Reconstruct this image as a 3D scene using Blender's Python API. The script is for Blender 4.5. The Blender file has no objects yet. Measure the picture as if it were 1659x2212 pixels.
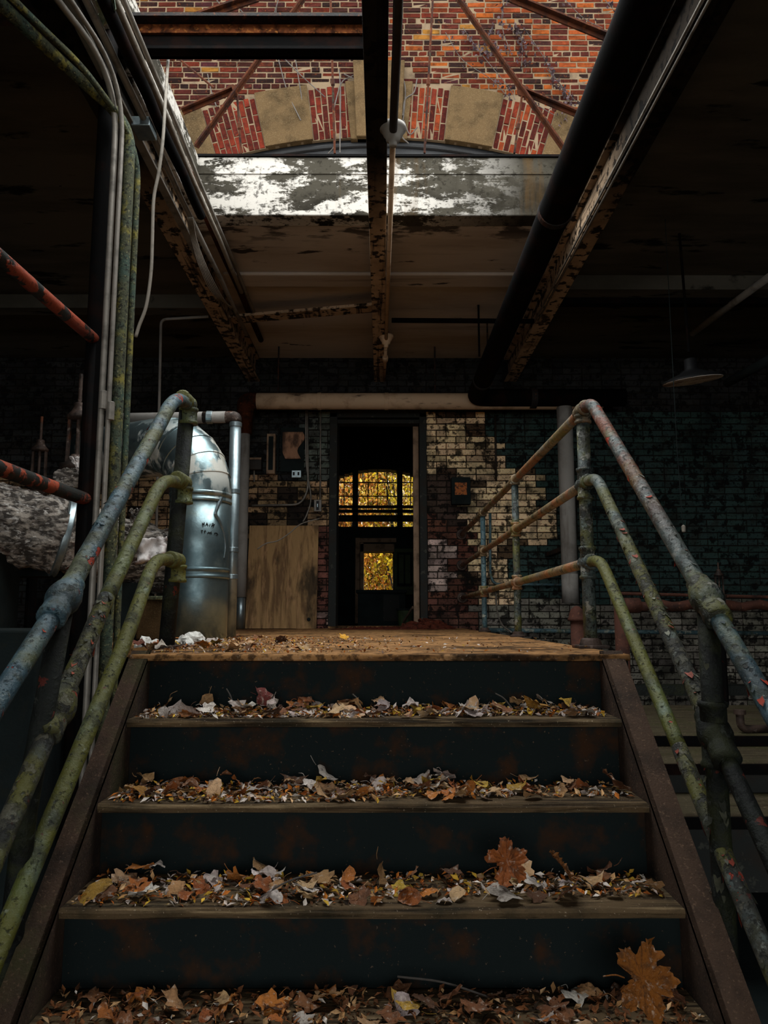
import bpy, math, random
from mathutils import Vector, Matrix, Euler, noise

# ------------------------------------------------------------------ camera, sky, exposure
H = 1.45                      # eye height above the lower floor; geometry is written eye-relative and lifted by H at the end
F = 1661.0                    # focal length in pixels of the 1659 x 2212 frame
PITCH, YAW = math.radians(7.68), math.radians(-0.155)
C = bpy.context.scene.collection
sc = bpy.context.scene
cam = bpy.data.cameras.new('camera'); camo = bpy.data.objects.new('camera', cam); C.objects.link(camo)
cam.sensor_fit = 'VERTICAL'; cam.sensor_height = 36.0; cam.lens = 36.0 * F / 2212.0
cam.clip_start = 0.02; cam.clip_end = 300
camo.rotation_euler = (math.pi / 2 + PITCH, 0, YAW)
sc.camera = camo
RC = Euler((math.pi / 2 + PITCH, 0, YAW)).to_matrix()

SKY_L = 7.5
w = bpy.data.worlds.new('overcast_sky'); sc.world = w; w.use_nodes = True
nt = w.node_tree; nt.nodes.clear()
wo = nt.nodes.new('ShaderNodeOutputWorld'); bg = nt.nodes.new('ShaderNodeBackground')
tc = nt.nodes.new('ShaderNodeTexCoord'); sx = nt.nodes.new('ShaderNodeSeparateXYZ')
mr = nt.nodes.new('ShaderNodeMapRange'); mr.inputs['From Min'].default_value = 0; mr.inputs['From Max'].default_value = 1
mr.inputs['To Min'].default_value = 0.45; mr.inputs['To Max'].default_value = 1.1
mx = nt.nodes.new('ShaderNodeMath'); mx.operation = 'MULTIPLY'; mx.inputs[1].default_value = SKY_L
nt.links.new(tc.outputs['Generated'], sx.inputs[0]); nt.links.new(sx.outputs['Z'], mr.inputs['Value'])
nt.links.new(mr.outputs[0], mx.inputs[0]); nt.links.new(mx.outputs[0], bg.inputs['Strength'])
bg.inputs['Color'].default_value = (0.96, 1.0, 1.0, 1)
nt.links.new(bg.outputs[0], wo.inputs[0])

def portal(loc, rot, sx_, sy_):
    l = bpy.data.lights.new('sky_portal', 'AREA'); l.shape = 'RECTANGLE'; l.size = sx_; l.size_y = sy_
    l.cycles.is_portal = True
    o = bpy.data.objects.new('sky_portal', l); o.location = loc; o.rotation_euler = rot; C.objects.link(o)
portal((0, 3.525, 3.16), (0, 0, 0), 2.54, 2.85)
portal((0, -6.0, .375), (math.radians(90), 0, 0), 7.0, 3.65)       # unseen open bay behind the camera, added to lift the dark interior

sc.view_settings.view_transform = 'Standard'
try: sc.view_settings.look = 'None'
except Exception: pass
sc.view_settings.gamma = 1; sc.view_settings.use_curve_mapping = False
sc.view_settings.exposure = 0.0
sc.cycles.use_denoising = True
sc.cycles.max_bounces = 8; sc.cycles.diffuse_bounces = 5; sc.cycles.glossy_bounces = 3
sc.cycles.caustics_reflective = False; sc.cycles.caustics_refractive = False
sc.cycles.sample_clamp_indirect = 4

rnd = random.Random(7)
# ------------------------------------------------------------------ pixel -> point helpers (eye-relative metres)
def ray(px, py): return RC @ Vector((px - 829.5, -(py - 1106.0), -F))
def pX(px, py, X): r = ray(px, py); return r * (X / r.x)
def pY(px, py, Y): r = ray(px, py); return r * (Y / r.y)
def pZ(px, py, Z): r = ray(px, py); return r * (Z / r.z)
def proj(v):
    q = RC.transposed() @ Vector(v)
    if q.z > -0.01: return (-9999, -9999)
    return (829.5 - F * q.x / q.z, 1106.0 + F * q.y / q.z)

# ------------------------------------------------------------------ materials
def lin(h):
    h = h.lstrip('#'); r = [int(h[i:i + 2], 16) / 255 for i in (0, 2, 4)]
    return tuple((c / 12.92 if c <= .04045 else ((c + .055) / 1.055) ** 2.4) for c in r) + (1.0,)
def mat(name, base, layers=(), rough=.75, metal=0.0, bump=.4, bscale=60, relief=.3, spec=.35):
    m = bpy.data.materials.new(name); m.use_nodes = True
    t = m.node_tree; N = t.nodes; L = t.links; b = N['Principled BSDF']
    b.inputs['Specular IOR Level'].default_value = spec
    geo = N.new('ShaderNodeNewGeometry'); sep = N.new('ShaderNodeSeparateXYZ'); L.new(geo.outputs['Position'], sep.inputs[0])
    if base == 'obj': col = N.new('ShaderNodeObjectInfo').outputs['Color']
    elif base == 'attr':
        a = N.new('ShaderNodeVertexColor'); a.layer_name = 'tint'; col = a.outputs['Color']
    else:
        q = N.new('ShaderNodeRGB'); q.outputs[0].default_value = lin(base); col = q.outputs[0]
    def val(v):
        n = N.new('ShaderNodeValue'); n.outputs[0].default_value = v; return n.outputs[0]
    def math_(op, a, b_):
        n = N.new('ShaderNodeMath'); n.operation = op
        for i, v in enumerate((a, b_)):
            if isinstance(v, (int, float)): n.inputs[i].default_value = v
            else: L.new(v, n.inputs[i])
        return n.outputs[0]
    rg = val(rough); mt = val(metal); hgt = None
    for i, l in enumerate(layers):
        s = l.get('s', 5); st = (1, 1, 1)
        if isinstance(s, tuple): st, s = s, 1
        mp = N.new('ShaderNodeMapping'); mp.inputs['Scale'].default_value = st; mp.inputs['Location'].default_value = (i * 3.7 + l.get('o', 0), i * 1.3, i * 2.1)
        L.new(geo.outputs['Position'], mp.inputs['Vector'])
        if l.get('vor'):
            n = N.new('ShaderNodeTexVoronoi'); n.inputs['Scale'].default_value = s; out = n.outputs['Distance']
        else:
            n = N.new('ShaderNodeTexNoise'); n.inputs['Scale'].default_value = s; n.inputs['Detail'].default_value = l.get('d', 6)
            n.inputs['Roughness'].default_value = l.get('g', .6); n.inputs['Distortion'].default_value = l.get('w', 0); out = n.outputs['Fac']
        L.new(mp.outputs[0], n.inputs['Vector'])
        r = N.new('ShaderNodeMapRange'); r.inputs['From Min'].default_value = l.get('lo', .5); r.inputs['From Max'].default_value = l.get('hi', .6)
        r.inputs['To Max'].default_value = l.get('k', 1.0); L.new(out, r.inputs['Value']); f = r.outputs[0]
        for (ax, lo, hi, soft) in l.get('box', ()):
            up = H if ax == 'Z' else 0
            if soft < 0 : soft = -soft
            if lo is not None:
                r2 = N.new('ShaderNodeMapRange'); r2.inputs['From Min'].default_value = lo + up - soft; r2.inputs['From Max'].default_value = lo + up + soft
                L.new(sep.outputs[ax], r2.inputs['Value']); f = math_('MULTIPLY', f, r2.outputs[0])
            if hi is not None:
                r2 = N.new('ShaderNodeMapRange'); r2.inputs['From Min'].default_value = hi + up + soft; r2.inputs['From Max'].default_value = hi + up - soft
                L.new(sep.outputs[ax], r2.inputs['Value']); f = math_('MULTIPLY', f, r2.outputs[0])
        mi = N.new('ShaderNodeMix'); mi.data_type = 'RGBA'; mi.blend_type = l.get('b', 'MIX'); L.new(f, mi.inputs[0]); L.new(col, mi.inputs[6]); mi.inputs[7].default_value = lin(l['c'])
        col = mi.outputs[2]
        for key, cur in (('r', 'rg'), ('m', 'mt')):
            if key in l:
                mf = N.new('ShaderNodeMix'); mf.data_type = 'FLOAT'; L.new(f, mf.inputs[0])
                L.new(rg if key == 'r' else mt, mf.inputs[2]); mf.inputs[3].default_value = l[key]
                if key == 'r': rg = mf.outputs[0]
                else: mt = mf.outputs[0]
        if l.get('h', 0): 
            h_ = math_('MULTIPLY', f, l['h']); hgt = h_ if hgt is None else math_('ADD', hgt, h_)
    n = N.new('ShaderNodeTexNoise'); n.inputs['Scale'].default_value = bscale; n.inputs['Detail'].default_value = 6; n.inputs['Roughness'].default_value = .65
    L.new(geo.outputs['Position'], n.inputs['Vector'])
    hh = math_('MULTIPLY', n.outputs['Fac'], relief)
    if hgt is not None: hh = math_('ADD', hh, hgt)
    bp = N.new('ShaderNodeBump'); bp.inputs['Strength'].default_value = bump; bp.inputs['Distance'].default_value = .02; L.new(hh, bp.inputs['Height'])
    L.new(bp.outputs[0], b.inputs['Normal']); L.new(col, b.inputs['Base Color']); L.new(rg, b.inputs['Roughness']); L.new(mt, b.inputs['Metallic'])
    return m

MT = {}
MT['brick'] = mat('fired_brick', 'obj', [dict(c='#170d0b', s=14, lo=.42, hi=.75, k=.75), dict(c='#0f0a09', s=2.2, lo=.5, hi=.75, k=.55), dict(c='#8a4420', s=45, lo=.58, hi=.75, k=.35)], rough=.9, bump=.6, bscale=90, spec=0.03)
MT['brick_joined'] = mat('fired_brick_joined', 'attr', [dict(c='#170d0b', s=14, lo=.42, hi=.75, k=.75), dict(c='#0f0a09', s=2.2, lo=.5, hi=.75, k=.55), dict(c='#8a4420', s=45, lo=.58, hi=.75, k=.35)], rough=.9, bump=.6, bscale=90, spec=0.03)
MT['mortar'] = mat('lime_mortar', '#675745', [dict(c='#352c25', s=6, lo=.5, hi=.7, k=.6)], rough=.95, spec=0.03)
PL = [dict(c='#2c2620', s=7, lo=.5, hi=.62, k=.6, d=10), dict(c='#100f0e', s=13, lo=.53, hi=.58, k=.9, h=-.5, d=11, g=.66), dict(c='#0a0a0a', s=(1.6, 1.6, 1.2), lo=.5, hi=.7, k=.75), dict(c='#0c0b0a', s=50, lo=.56, hi=.62, k=.7)]
MT['wbrick'] = mat('painted_brick', 'obj', PL, rough=.8, bump=.7, bscale=50, spec=0.15)
MT['wbrick_joined'] = mat('painted_brick_joined', 'attr', PL, rough=.8, bump=.7, bscale=50, spec=0.15)
MT['wmortar'] = mat('sooty_mortar', '#211d19', [dict(c='#2e2922', s=8, lo=.5, hi=.7, k=.6)], rough=.95, spec=0.1)
MT['stone'] = mat('tan_cast_stone', '#4c3c28', [dict(c='#221b12', s=5, lo=.46, hi=.7, k=.7), dict(c='#6e5e44', s=120, lo=.53, hi=.7, k=.5), dict(c='#241c14', s=140, lo=.55, hi=.7, k=.5)], rough=.95, bump=.5, bscale=150, spec=0.03)
MT['curb'] = mat('peeling_whitewash', '#3e3a32', [dict(c='#1c1914', s=(2.5, 2.5, 4), lo=.46, hi=.62, k=.8), dict(c='#b4aea6', s=(2.4, 2.4, 6), lo=.475, hi=.51, d=12, g=.74, box=[('X', None, .62, .35)], h=.4), dict(c='#23201a', s=30, lo=.56, hi=.62, k=.7, d=8), dict(c='#4e3a20', s=(5, 5, .6), lo=.58, hi=.7, k=.7), dict(c='#1b1710', s=(7, 7, .5), lo=.52, hi=.64, k=.75, box=[('X', .5, None, .3)])], rough=.9, bump=.35, spec=0.05)
MT['plaster'] = mat('brown_ceiling_plaster', '#c0b4aa', [dict(c='#a09080', s=(.7, 3, 1), lo=.42, hi=.65, k=.8), dict(c='#1c1814', s=(2, 7, 2), lo=.66, hi=.69, d=8, k=.9, h=-.4), dict(c='#4a4038', s=(.5, 9, 1), lo=.6, hi=.75, k=.6), dict(c='#171310', s=(3, 8, 3), lo=.5, hi=.56, d=8, k=.85, box=[('Y', None, 5.3, .12)])], rough=.9, bump=.3, bscale=12, spec=0.1)
MT['plaster_shaded'] = mat('shade_toned_ceiling_plaster', '#5c5850', [dict(c='#36332c', s=(.7, 3, 1), lo=.42, hi=.65, k=.8), dict(c='#0d0c0a', s=(2, 6, 2), lo=.58, hi=.63, d=8, k=.9, h=-.4)], rough=.9, bump=.3, bscale=12, spec=0.1)  # darker copy of the plaster, side bay shade put into its colour
MT['beam'] = mat('peeling_beam_paint_backlit', '#b89c80', [dict(c='#0c0b0a', s=14, lo=.52, hi=.57, d=9, k=.95, h=-.6), dict(c='#5a4632', s=5, lo=.45, hi=.7, k=.6), dict(c='#120f0d', s=(20, 1.2, 20), lo=.55, hi=.62, k=.8), dict(c='#0b0a09', s=6, lo=-1, hi=0, k=.97, box=[('Y', None, 4.4, .5)])], rough=.9, bump=.6, spec=0.1)  # peeling paint; last layer blackens the near lengths as if backlit
MT['steel'] = mat('blackened_steel', '#171312', [dict(c='#4a2412', s=9, lo=.5, hi=.68, k=.8), dict(c='#7a4522', s=35, lo=.58, hi=.7, k=.6)], rough=.75, bump=.5, bscale=80)
MT['black'] = mat('black_pipe', '#0b0a0a', [dict(c='#22110b', s=6, lo=.5, hi=.7, k=.8)], rough=.85, bump=.3, bscale=60, spec=.06)
MT['rust'] = mat('rusted_angle_iron', '#42200f', [dict(c='#180d0a', s=10, lo=.42, hi=.62, k=.9), dict(c='#6a3818', s=30, lo=.56, hi=.7, k=.7), dict(c='#2c3024', s=8, lo=.62, hi=.7, k=.7)], rough=.85, bump=.6, spec=0.12)
MT['rustbright'] = mat('orange_rust', '#7a4426', [dict(c='#26150e', s=18, lo=.45, hi=.62, k=.9), dict(c='#b9753a', s=45, lo=.55, hi=.68, k=.8)], rough=.85, bump=.7, spec=0.1)
def pipemat(name, base, red=.66, moss=.5, mossk=.8, extra=(), dark=.7, scale=1.0, rough=.36):
    return mat(name, base, [dict(c='#7f9494', s=16 * scale, lo=.5, hi=.66, k=.4, d=8), dict(c='#161c1c', s=9 * scale, lo=.48, hi=.64, k=dark, r=.55, d=8),
        dict(c='#5f5c14', s=6, lo=moss - .04, hi=moss + .08, k=mossk, r=.6, d=8), dict(c='#26280f', s=14, lo=.54, hi=.64, k=.75, r=.8, d=8)] + list(extra) +
        [dict(c='#b8c0b4', s=60, lo=.62, hi=.72, k=.4, d=5), dict(c='#0d0f0c', s=70, lo=.58, hi=.66, k=.8, h=-.3, d=6),
         dict(c='#b23c26', s=10, lo=red, hi=red + .012, d=5, h=-.5, r=.5, g=.55), dict(c='#5a1c14', s=34, lo=.66, hi=.69, k=.85)], rough=rough, bump=.8, bscale=80, spec=.6)
MT['pipe_blue'] = pipemat('slate_blue_pipe_paint', '#44606c', red=.61, moss=.55, mossk=.7)
MT['pipe_topr'] = pipemat('slate_pipe_paint_rusting', '#46524f', red=.63, moss=.56, extra=[dict(c='#7a3a1a', s=16, lo=.38, hi=.56, k=.9, box=[('Z', .42, None, .25)], r=.55), dict(c='#a6a29a', s=48, lo=.56, hi=.66, k=.6)])
MT['pipe_moss'] = pipemat('mossy_olive_pipe_paint', '#626a38', red=.72, moss=.42, mossk=.85)
MT['pipe_moss2'] = pipemat('mossy_blue_grey_pipe_paint', '#56625e', red=.7, moss=.5, mossk=.8, extra=[dict(c='#8a8c7c', s=14, lo=.54, hi=.6, k=.6, d=8)])
MT['pipe_bark'] = pipemat('scaling_pipe_paint', '#37352a', red=.69, moss=.5, extra=[dict(c='#5e5a4a', s=22, lo=.52, hi=.56, k=.7, h=.5, d=8), dict(c='#15140f', s=26, lo=.54, hi=.58, k=.85, h=-.6, d=8)], dark=.8, rough=.7)
MT['pipe_tan'] = pipemat('tan_pipe_paint', '#8c7350', red=.8, moss=.54, extra=[dict(c='#a5653a', s=7, lo=.48, hi=.62, k=.8)], dark=.4)
MT['pipe_teal'] = pipemat('teal_pipe_paint', '#4d6c74', red=.8, moss=.62, extra=[dict(c='#c0bca8', s=18, lo=.55, hi=.6, k=.6, box=[('Z', None, .25, .15)])], dark=.5)
MT['pipe_post'] = pipemat('flaking_post_paint', '#3f4a46', red=.74, moss=.5, extra=[dict(c='#9a978a', s=20, lo=.57, hi=.61, k=.8, h=.4, d=8), dict(c='#12140f', s=16, lo=.52, hi=.58, k=.8, h=-.3)], dark=.8)
MT['pipe_shaded'] = mat('shade_darkened_mossy_paint', '#161a16', [dict(c='#2c2f14', s=7, lo=.48, hi=.6, k=.7, d=8), dict(c='#090a09', s=14, lo=.5, hi=.6, k=.8, d=8), dict(c='#3c4038', s=34, lo=.58, hi=.66, k=.6, d=8, h=.3), dict(c='#6a2a20', s=12, lo=.66, hi=.67, k=.8)], rough=.6, bump=.8, bscale=80, spec=.3)  # mossy paint, blackened to carry the light falloff low on the rails
MT['pipe_red'] = mat('red_flaked_pipe', '#20201c', [dict(c='#a2452a', s=8, lo=.46, hi=.49, d=4, h=.4), dict(c='#2d3a2c', s=14, lo=.58, hi=.66, k=.8), dict(c='#5a2416', s=40, lo=.56, hi=.64, k=.7)], rough=.6, bump=.5)
MT['conduit'] = mat('grey_conduit', '#8c857c', [dict(c='#3a3630', s=10, lo=.48, hi=.7, k=.7), dict(c='#9a948a', s=30, lo=.58, hi=.7, k=.5)], rough=.5, metal=.35, bump=.2)
MT['conduit_moss'] = mat('mossy_conduit', '#4a4c36', [dict(c='#8c8030', s=16, lo=.5, hi=.62, k=.8, d=9), dict(c='#3c5248', s=5, lo=.5, hi=.64, k=.9), dict(c='#15150e', s=60, lo=.52, hi=.6, k=.85, d=8), dict(c='#a09a70', s=90, lo=.6, hi=.66, k=.7)], rough=.8, bump=.6, bscale=120)
MT['cable'] = mat('grey_cable', '#8d8478', [dict(c='#4a443c', s=20, lo=.5, hi=.7, k=.6)], rough=.6, bump=.2)
MT['alu'] = mat('aluminium_jacket', '#8fa3a6', [dict(c='#4b5f66', s=3.5, lo=.46, hi=.66, k=.8, r=.5), dict(c='#d8d2c6', s=(5, 5, 3), lo=.5, hi=.54, k=.8, r=.75, m=.1, d=9, box=[('Z', .68, None, .1), ('Z', None, 1.06, .08)]), dict(c='#5e5a3a', s=5, lo=.58, hi=.7, k=.5, m=.2), dict(c='#e8e8e0', s=90, lo=.7, hi=.74, k=.7)], rough=.3, metal=.9, bump=.25, bscale=7, relief=.6)
MT['galv'] = mat('galvanised_pipe', '#97a4a8', [dict(c='#5a666a', s=8, lo=.48, hi=.68, k=.7, r=.5)], rough=.35, metal=.85, bump=.15)
MT['whitepipe'] = mat('wrapped_pale_pipe', '#8f8a84', [dict(c='#5e5650', s=6, lo=.48, hi=.7, k=.6), dict(c='#4a3a2c', s=(8, 8, 1), lo=.56, hi=.68, k=.6)], rough=.75, bump=.2)
MT['creampipe'] = mat('cream_lagged_pipe', '#c8aa8c', [dict(c='#8a6c50', s=7, lo=.5, hi=.66, k=.6), dict(c='#2d2018', s=(2.5, 12, 12), lo=.6, hi=.66, k=.8), dict(c='#c8b090', s=20, lo=.56, hi=.7, k=.4)], rough=.7, bump=.3)
MT['wood'] = mat('weathered_tread_wood', '#5e4c36', [dict(c='#1c150e', s=(2.5, 40, 40), lo=.47, hi=.6, k=.85, h=-.4), dict(c='#a08866', s=(3, 60, 60), lo=.55, hi=.66, k=.6), dict(c='#26241a', s=6, lo=.5, hi=.66, k=.7), dict(c='#d0baa0', s=150, lo=.64, hi=.7, k=.5)], rough=.8, bump=.7, bscale=120, spec=0.12)
MT['deck'] = mat('worn_landing_boards', '#a87a4c', [dict(c='#5a3c24', s=(2.4, 22, 22), lo=.48, hi=.62, k=.8, h=-.3, d=9), dict(c='#d0a070', s=(5, 34, 34), lo=.52, hi=.64, k=.6, d=9), dict(c='#2a1c12', s=30, lo=.5, hi=.6, k=.8, d=9, h=-.3), dict(c='#1c150e', s=(3, 7, 7), lo=.52, hi=.6, k=.85, d=9), dict(c='#b8a898', s=80, lo=.62, hi=.7, k=.6), dict(c='#5e2c1e', s=4, lo=.5, hi=.64, k=.7, box=[('Y', 6.6, None, .6)])], rough=.85, bump=.7, bscale=110, spec=0.12)
MT['riser'] = mat('rusty_riser_steel', '#131b1b', [dict(c='#3a2210', s=9, lo=.52, hi=.68, k=.8, d=9), dict(c='#6a5646', s=110, lo=.66, hi=.7, k=.7)], rough=.85, bump=.5, spec=0.15)
MT['stringer'] = mat('rusty_stringer_steel', '#4a3628', [dict(c='#241910', s=8, lo=.45, hi=.65, k=.8), dict(c='#3f3c1e', s=4, lo=.5, hi=.64, k=.8, box=[('X', None, 0, .2)]), dict(c='#7a604c', s=110, lo=.58, hi=.68, k=.7)], rough=.85, bump=.8, bscale=150)
MT['ply'] = mat('weathered_plywood', '#a88458', [dict(c='#6a4e34', s=(14, 14, 1.1), lo=.46, hi=.6, k=.85, w=.6), dict(c='#c09468', s=(30, 30, .8), lo=.52, hi=.64, k=.6, w=.8), dict(c='#1c1810', s=(3, 3, 1.2), lo=.52, hi=.62, k=.85)], rough=.85, bump=.3)
MT['darkwood'] = mat('blackened_frame_paint', '#222422', [dict(c='#4a4a42', s=14, lo=.6, hi=.64, k=.7, h=.3, d=8), dict(c='#2a1f16', s=5, lo=.5, hi=.66, k=.7)], rough=.8, bump=.5)
MT['trim'] = mat('dusty_wood_trim', '#9a7e66', [dict(c='#3a2c20', s=8, lo=.48, hi=.66, k=.7)], rough=.85)
MT['dark'] = mat('dark_painted_surface', '#1c2424', [dict(c='#101616', s=4, lo=.45, hi=.65, k=.8), dict(c='#26261f', s=12, lo=.55, hi=.7, k=.5)], rough=.9, spec=0.2)
MT['green'] = mat('dull_green_paint', '#3c4a2c', [dict(c='#1c2216', s=6, lo=.48, hi=.66, k=.7)], rough=.7)
MT['fibre'] = mat('torn_fibre_lagging', '#b0a498', [dict(c='#2b2420', s=(16, 16, 34), lo=.45, hi=.56, k=.92, d=11, h=-.6, w=.25), dict(c='#e8e0d8', s=(28, 28, 60), lo=.55, hi=.62, k=.7, w=.3, d=9), dict(c='#6a4030', s=5, lo=.58, hi=.68, k=.6)], rough=.95, bump=1.0, bscale=70, relief=.8)
MT['cloth'] = mat('pale_torn_cloth', '#e6deda', [dict(c='#7a5a50', s=9, lo=.5, hi=.62, k=.8, w=.6), dict(c='#3a3028', s=26, lo=.6, hi=.66, k=.7)], rough=.95, bump=.6)
MT['white'] = mat('plaster_debris_white', '#d8d4cc', [dict(c='#6a6258', s=22, lo=.52, hi=.64, k=.7)], rough=.95, bump=.6)
MT['leaf'] = mat('dry_leaf', 'obj', [dict(c='#4a3220', s=38, lo=.5, hi=.66, k=.6, d=4), dict(c='#2a1c12', s=110, lo=.56, hi=.7, k=.6), dict(c='#fff0dc', s=70, lo=.56, hi=.7, k=.4)], rough=.7, bump=.9, bscale=110, relief=.6)
MT['litter'] = mat('leaf_litter_bits', 'attr', [dict(c='#1a120c', s=60, lo=.5, hi=.66, k=.6)], rough=.85, spec=0.1)
MT['foliage'] = mat('autumn_foliage', 'attr', [], rough=.7, bump=0, spec=0.1)
MT['vine'] = mat('bare_vine', '#4a443f', [dict(c='#2a221e', s=12, lo=.5, hi=.66, k=.7)], rough=.9)
MT['vineleaf'] = mat('withered_vine_leaf', '#301c1e', [dict(c='#50464e', s=22, lo=.55, hi=.62, k=.8), dict(c='#1e1214', s=12, lo=.5, hi=.6, k=.8)], rough=.85)
MT['box'] = mat('grey_electrical_box', '#332b24', [dict(c='#1b1714', s=8, lo=.48, hi=.66, k=.8)], rough=.6, metal=.2)
MT['paper'] = mat('torn_brown_paper', '#a87c60', [dict(c='#3a2a22', s=(12, 12, 5), lo=.45, hi=.6, k=.85), dict(c='#c89a80', s=24, lo=.6, hi=.66, k=.5)], rough=.85)
MT['label_orange'] = mat('faded_orange_label', '#b0612a', [dict(c='#2a1810', s=40, lo=.48, hi=.56, k=.85), dict(c='#d89a60', s=55, lo=.6, hi=.66, k=.7)], rough=.7)
MT['ink'] = mat('black_ink', '#0c0c0e', [], rough=.6)
MT['castiron'] = mat('rusty_cast_iron', '#4a3a32', [dict(c='#1c1613', s=12, lo=.45, hi=.6, k=.85), dict(c='#9a8a80', s=26, lo=.6, hi=.68, k=.6), dict(c='#7a4020', s=9, lo=.6, hi=.7, k=.7)], rough=.6, metal=.3, bump=.6)
MT['rustred'] = mat('red_oxide_rust', '#4e2c20', [dict(c='#21120d', s=9, lo=.46, hi=.64, k=.8), dict(c='#84543c', s=40, lo=.58, hi=.7, k=.6)], rough=.85, bump=.5)
MT['rubble'] = mat('red_brick_dust', '#5a2c20', [dict(c='#2b1812', s=20, lo=.46, hi=.6, k=.8), dict(c='#8a6050', s=50, lo=.6, hi=.7, k=.6)], rough=.95, bump=.9, spec=0.05)
MT['planks'] = mat('worn_step_boards', '#4a4232', [dict(c='#332a1e', s=(3, 22, 22), lo=.48, hi=.62, k=.8), dict(c='#3a3a20', s=6, lo=.52, hi=.66, k=.6), dict(c='#8a7a62', s=70, lo=.6, hi=.7, k=.6)], rough=.85, bump=.6, spec=0.1)
MT['flake'] = mat('curled_paint_flake', 'attr', [dict(c='#2a2a20', s=40, lo=.52, hi=.66, k=.6)], rough=.7)
MT['ground'] = mat('leaf_strewn_ground', '#5a4020', [dict(c='#a88a34', s=5, lo=.5, hi=.6), dict(c='#2a2010', s=7, lo=.52, hi=.6), dict(c='#b8a898', s=9, lo=.6, hi=.63)], rough=.95, spec=0.05)
MT['sheet'] = mat('greenish_flaking_sheet', '#8f9a84', [dict(c='#3a4a38', s=12, lo=.48, hi=.6, k=.9), dict(c='#d0cfc0', s=22, lo=.58, hi=.64, k=.7)], rough=.8)
g = bpy.data.materials.new('dusty_glass'); g.use_nodes = True
gb = g.node_tree.nodes['Principled BSDF']; gb.inputs['Transmission Weight'].default_value = 1; gb.inputs['Roughness'].default_value = .02; gb.inputs['IOR'].default_value = 1.05
MT['glass'] = g

# ------------------------------------------------------------------ mesh builders
class MB:
    def __init__(s): s.v = []; s.f = []; s.c = None
    def add(s, vs, fs, col=None):
        o = len(s.v); s.v += [tuple(v) for v in vs]; s.f += [tuple(i + o for i in f) for f in fs]
        if col is not None:
            if s.c is None: s.c = []
            s.c += [col] * len(fs)
        return s
    def box(s, lo, hi, col=None):
        x0, y0, z0 = lo; x1, y1, z1 = hi
        return s.add([(x0,y0,z0),(x1,y0,z0),(x1,y1,z0),(x0,y1,z0),(x0,y0,z1),(x1,y0,z1),(x1,y1,z1),(x0,y1,z1)],
                     [(0,3,2,1),(4,5,6,7),(0,1,5,4),(1,2,6,5),(2,3,7,6),(3,0,4,7)], col)
    def bar(s, a, b, wx, wz, up=(0, 0, 1)):
        a = Vector(a); b = Vector(b); d = (b - a).normalized(); u = Vector(up)
        if abs(d.dot(u)) > .98: u = Vector((0, 1, 0))
        sx = d.cross(u).normalized() * wx / 2; uz = sx.cross(d).normalized() * wz / 2
        vs = [p + i * sx + j * uz for p in (a, b) for i, j in ((-1, -1), (1, -1), (1, 1), (-1, 1))]
        return s.add(vs, [(0,1,2,3),(7,6,5,4),(0,4,5,1),(1,5,6,2),(2,6,7,3),(3,7,4,0)])
    def tube(s, pts, r, seg=14, cap=True, wob=0):
        pts = [Vector(p) for p in pts]; n = len(pts); rings = []; t0 = (pts[1] - pts[0]).normalized()
        u = Vector((0, 0, 1)) if abs(t0.z) < .9 else Vector((1, 0, 0)); u = (u - t0 * u.dot(t0)).normalized(); o = len(s.v)
        for i, p in enumerate(pts):
            t = ((pts[i + 1] if i < n - 1 else p) - (pts[i - 1] if i else p)).normalized()
            u = (u - t * u.dot(t)).normalized(); b = t.cross(u)
            rr = r[i] if isinstance(r, (list, tuple)) else r
            for k in range(seg):
                a = 2 * math.pi * k / seg; q = rr
                if wob: q = rr * (1 + wob * noise.noise((p + (u * math.cos(a) + b * math.sin(a)) * rr) * 30))
                s.v.append(tuple(p + (u * math.cos(a) + b * math.sin(a)) * q))
        for i in range(n - 1):
            for k in range(seg):
                k2 = (k + 1) % seg; s.f.append((o + i * seg + k, o + i * seg + k2, o + (i + 1) * seg + k2, o + (i + 1) * seg + k))
        if cap:
            s.f.append(tuple(o + k for k in range(seg))[::-1]); s.f.append(tuple(o + (n - 1) * seg + k for k in range(seg)))
        return s
    def lathe(s, prof, org, axis=(0, 0, 1), seg=24):
        org = Vector(org); ax = Vector(axis).normalized()
        pts = [org + ax * z for r, z in prof]
        u = Vector((0, 0, 1)) if abs(ax.z) < .9 else Vector((1, 0, 0)); u = (u - ax * u.dot(ax)).normalized(); b = ax.cross(u); o = len(s.v)
        for (r, z), p in zip(prof, pts):
            for k in range(seg):
                a = 2 * math.pi * k / seg; s.v.append(tuple(p + (u * math.cos(a) + b * math.sin(a)) * max(r, 1e-4)))
        for i in range(len(prof) - 1):
            for k in range(seg):
                k2 = (k + 1) % seg; s.f.append((o + i * seg + k, o + i * seg + k2, o + (i + 1) * seg + k2, o + (i + 1) * seg + k))
        s.f.append(tuple(o + k for k in range(seg))[::-1]); s.f.append(tuple(o + (len(prof) - 1) * seg + k for k in range(seg)))
        return s
    def mesh(s, name, smooth=False, org=None):
        me = bpy.data.meshes.new(name)
        v = s.v if org is None else [tuple(Vector(p) - Vector(org)) for p in s.v]
        me.from_pydata(v, [], s.f)
        if s.c:
            at = me.color_attributes.new('tint', 'FLOAT_COLOR', 'CORNER'); i = 0; buf = []
            for f, c in zip(s.f, s.c): buf += list(c) * len(f)
            at.data.foreach_set('color', buf)
        if smooth: me.shade_smooth()
        me.update(); return me
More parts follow.
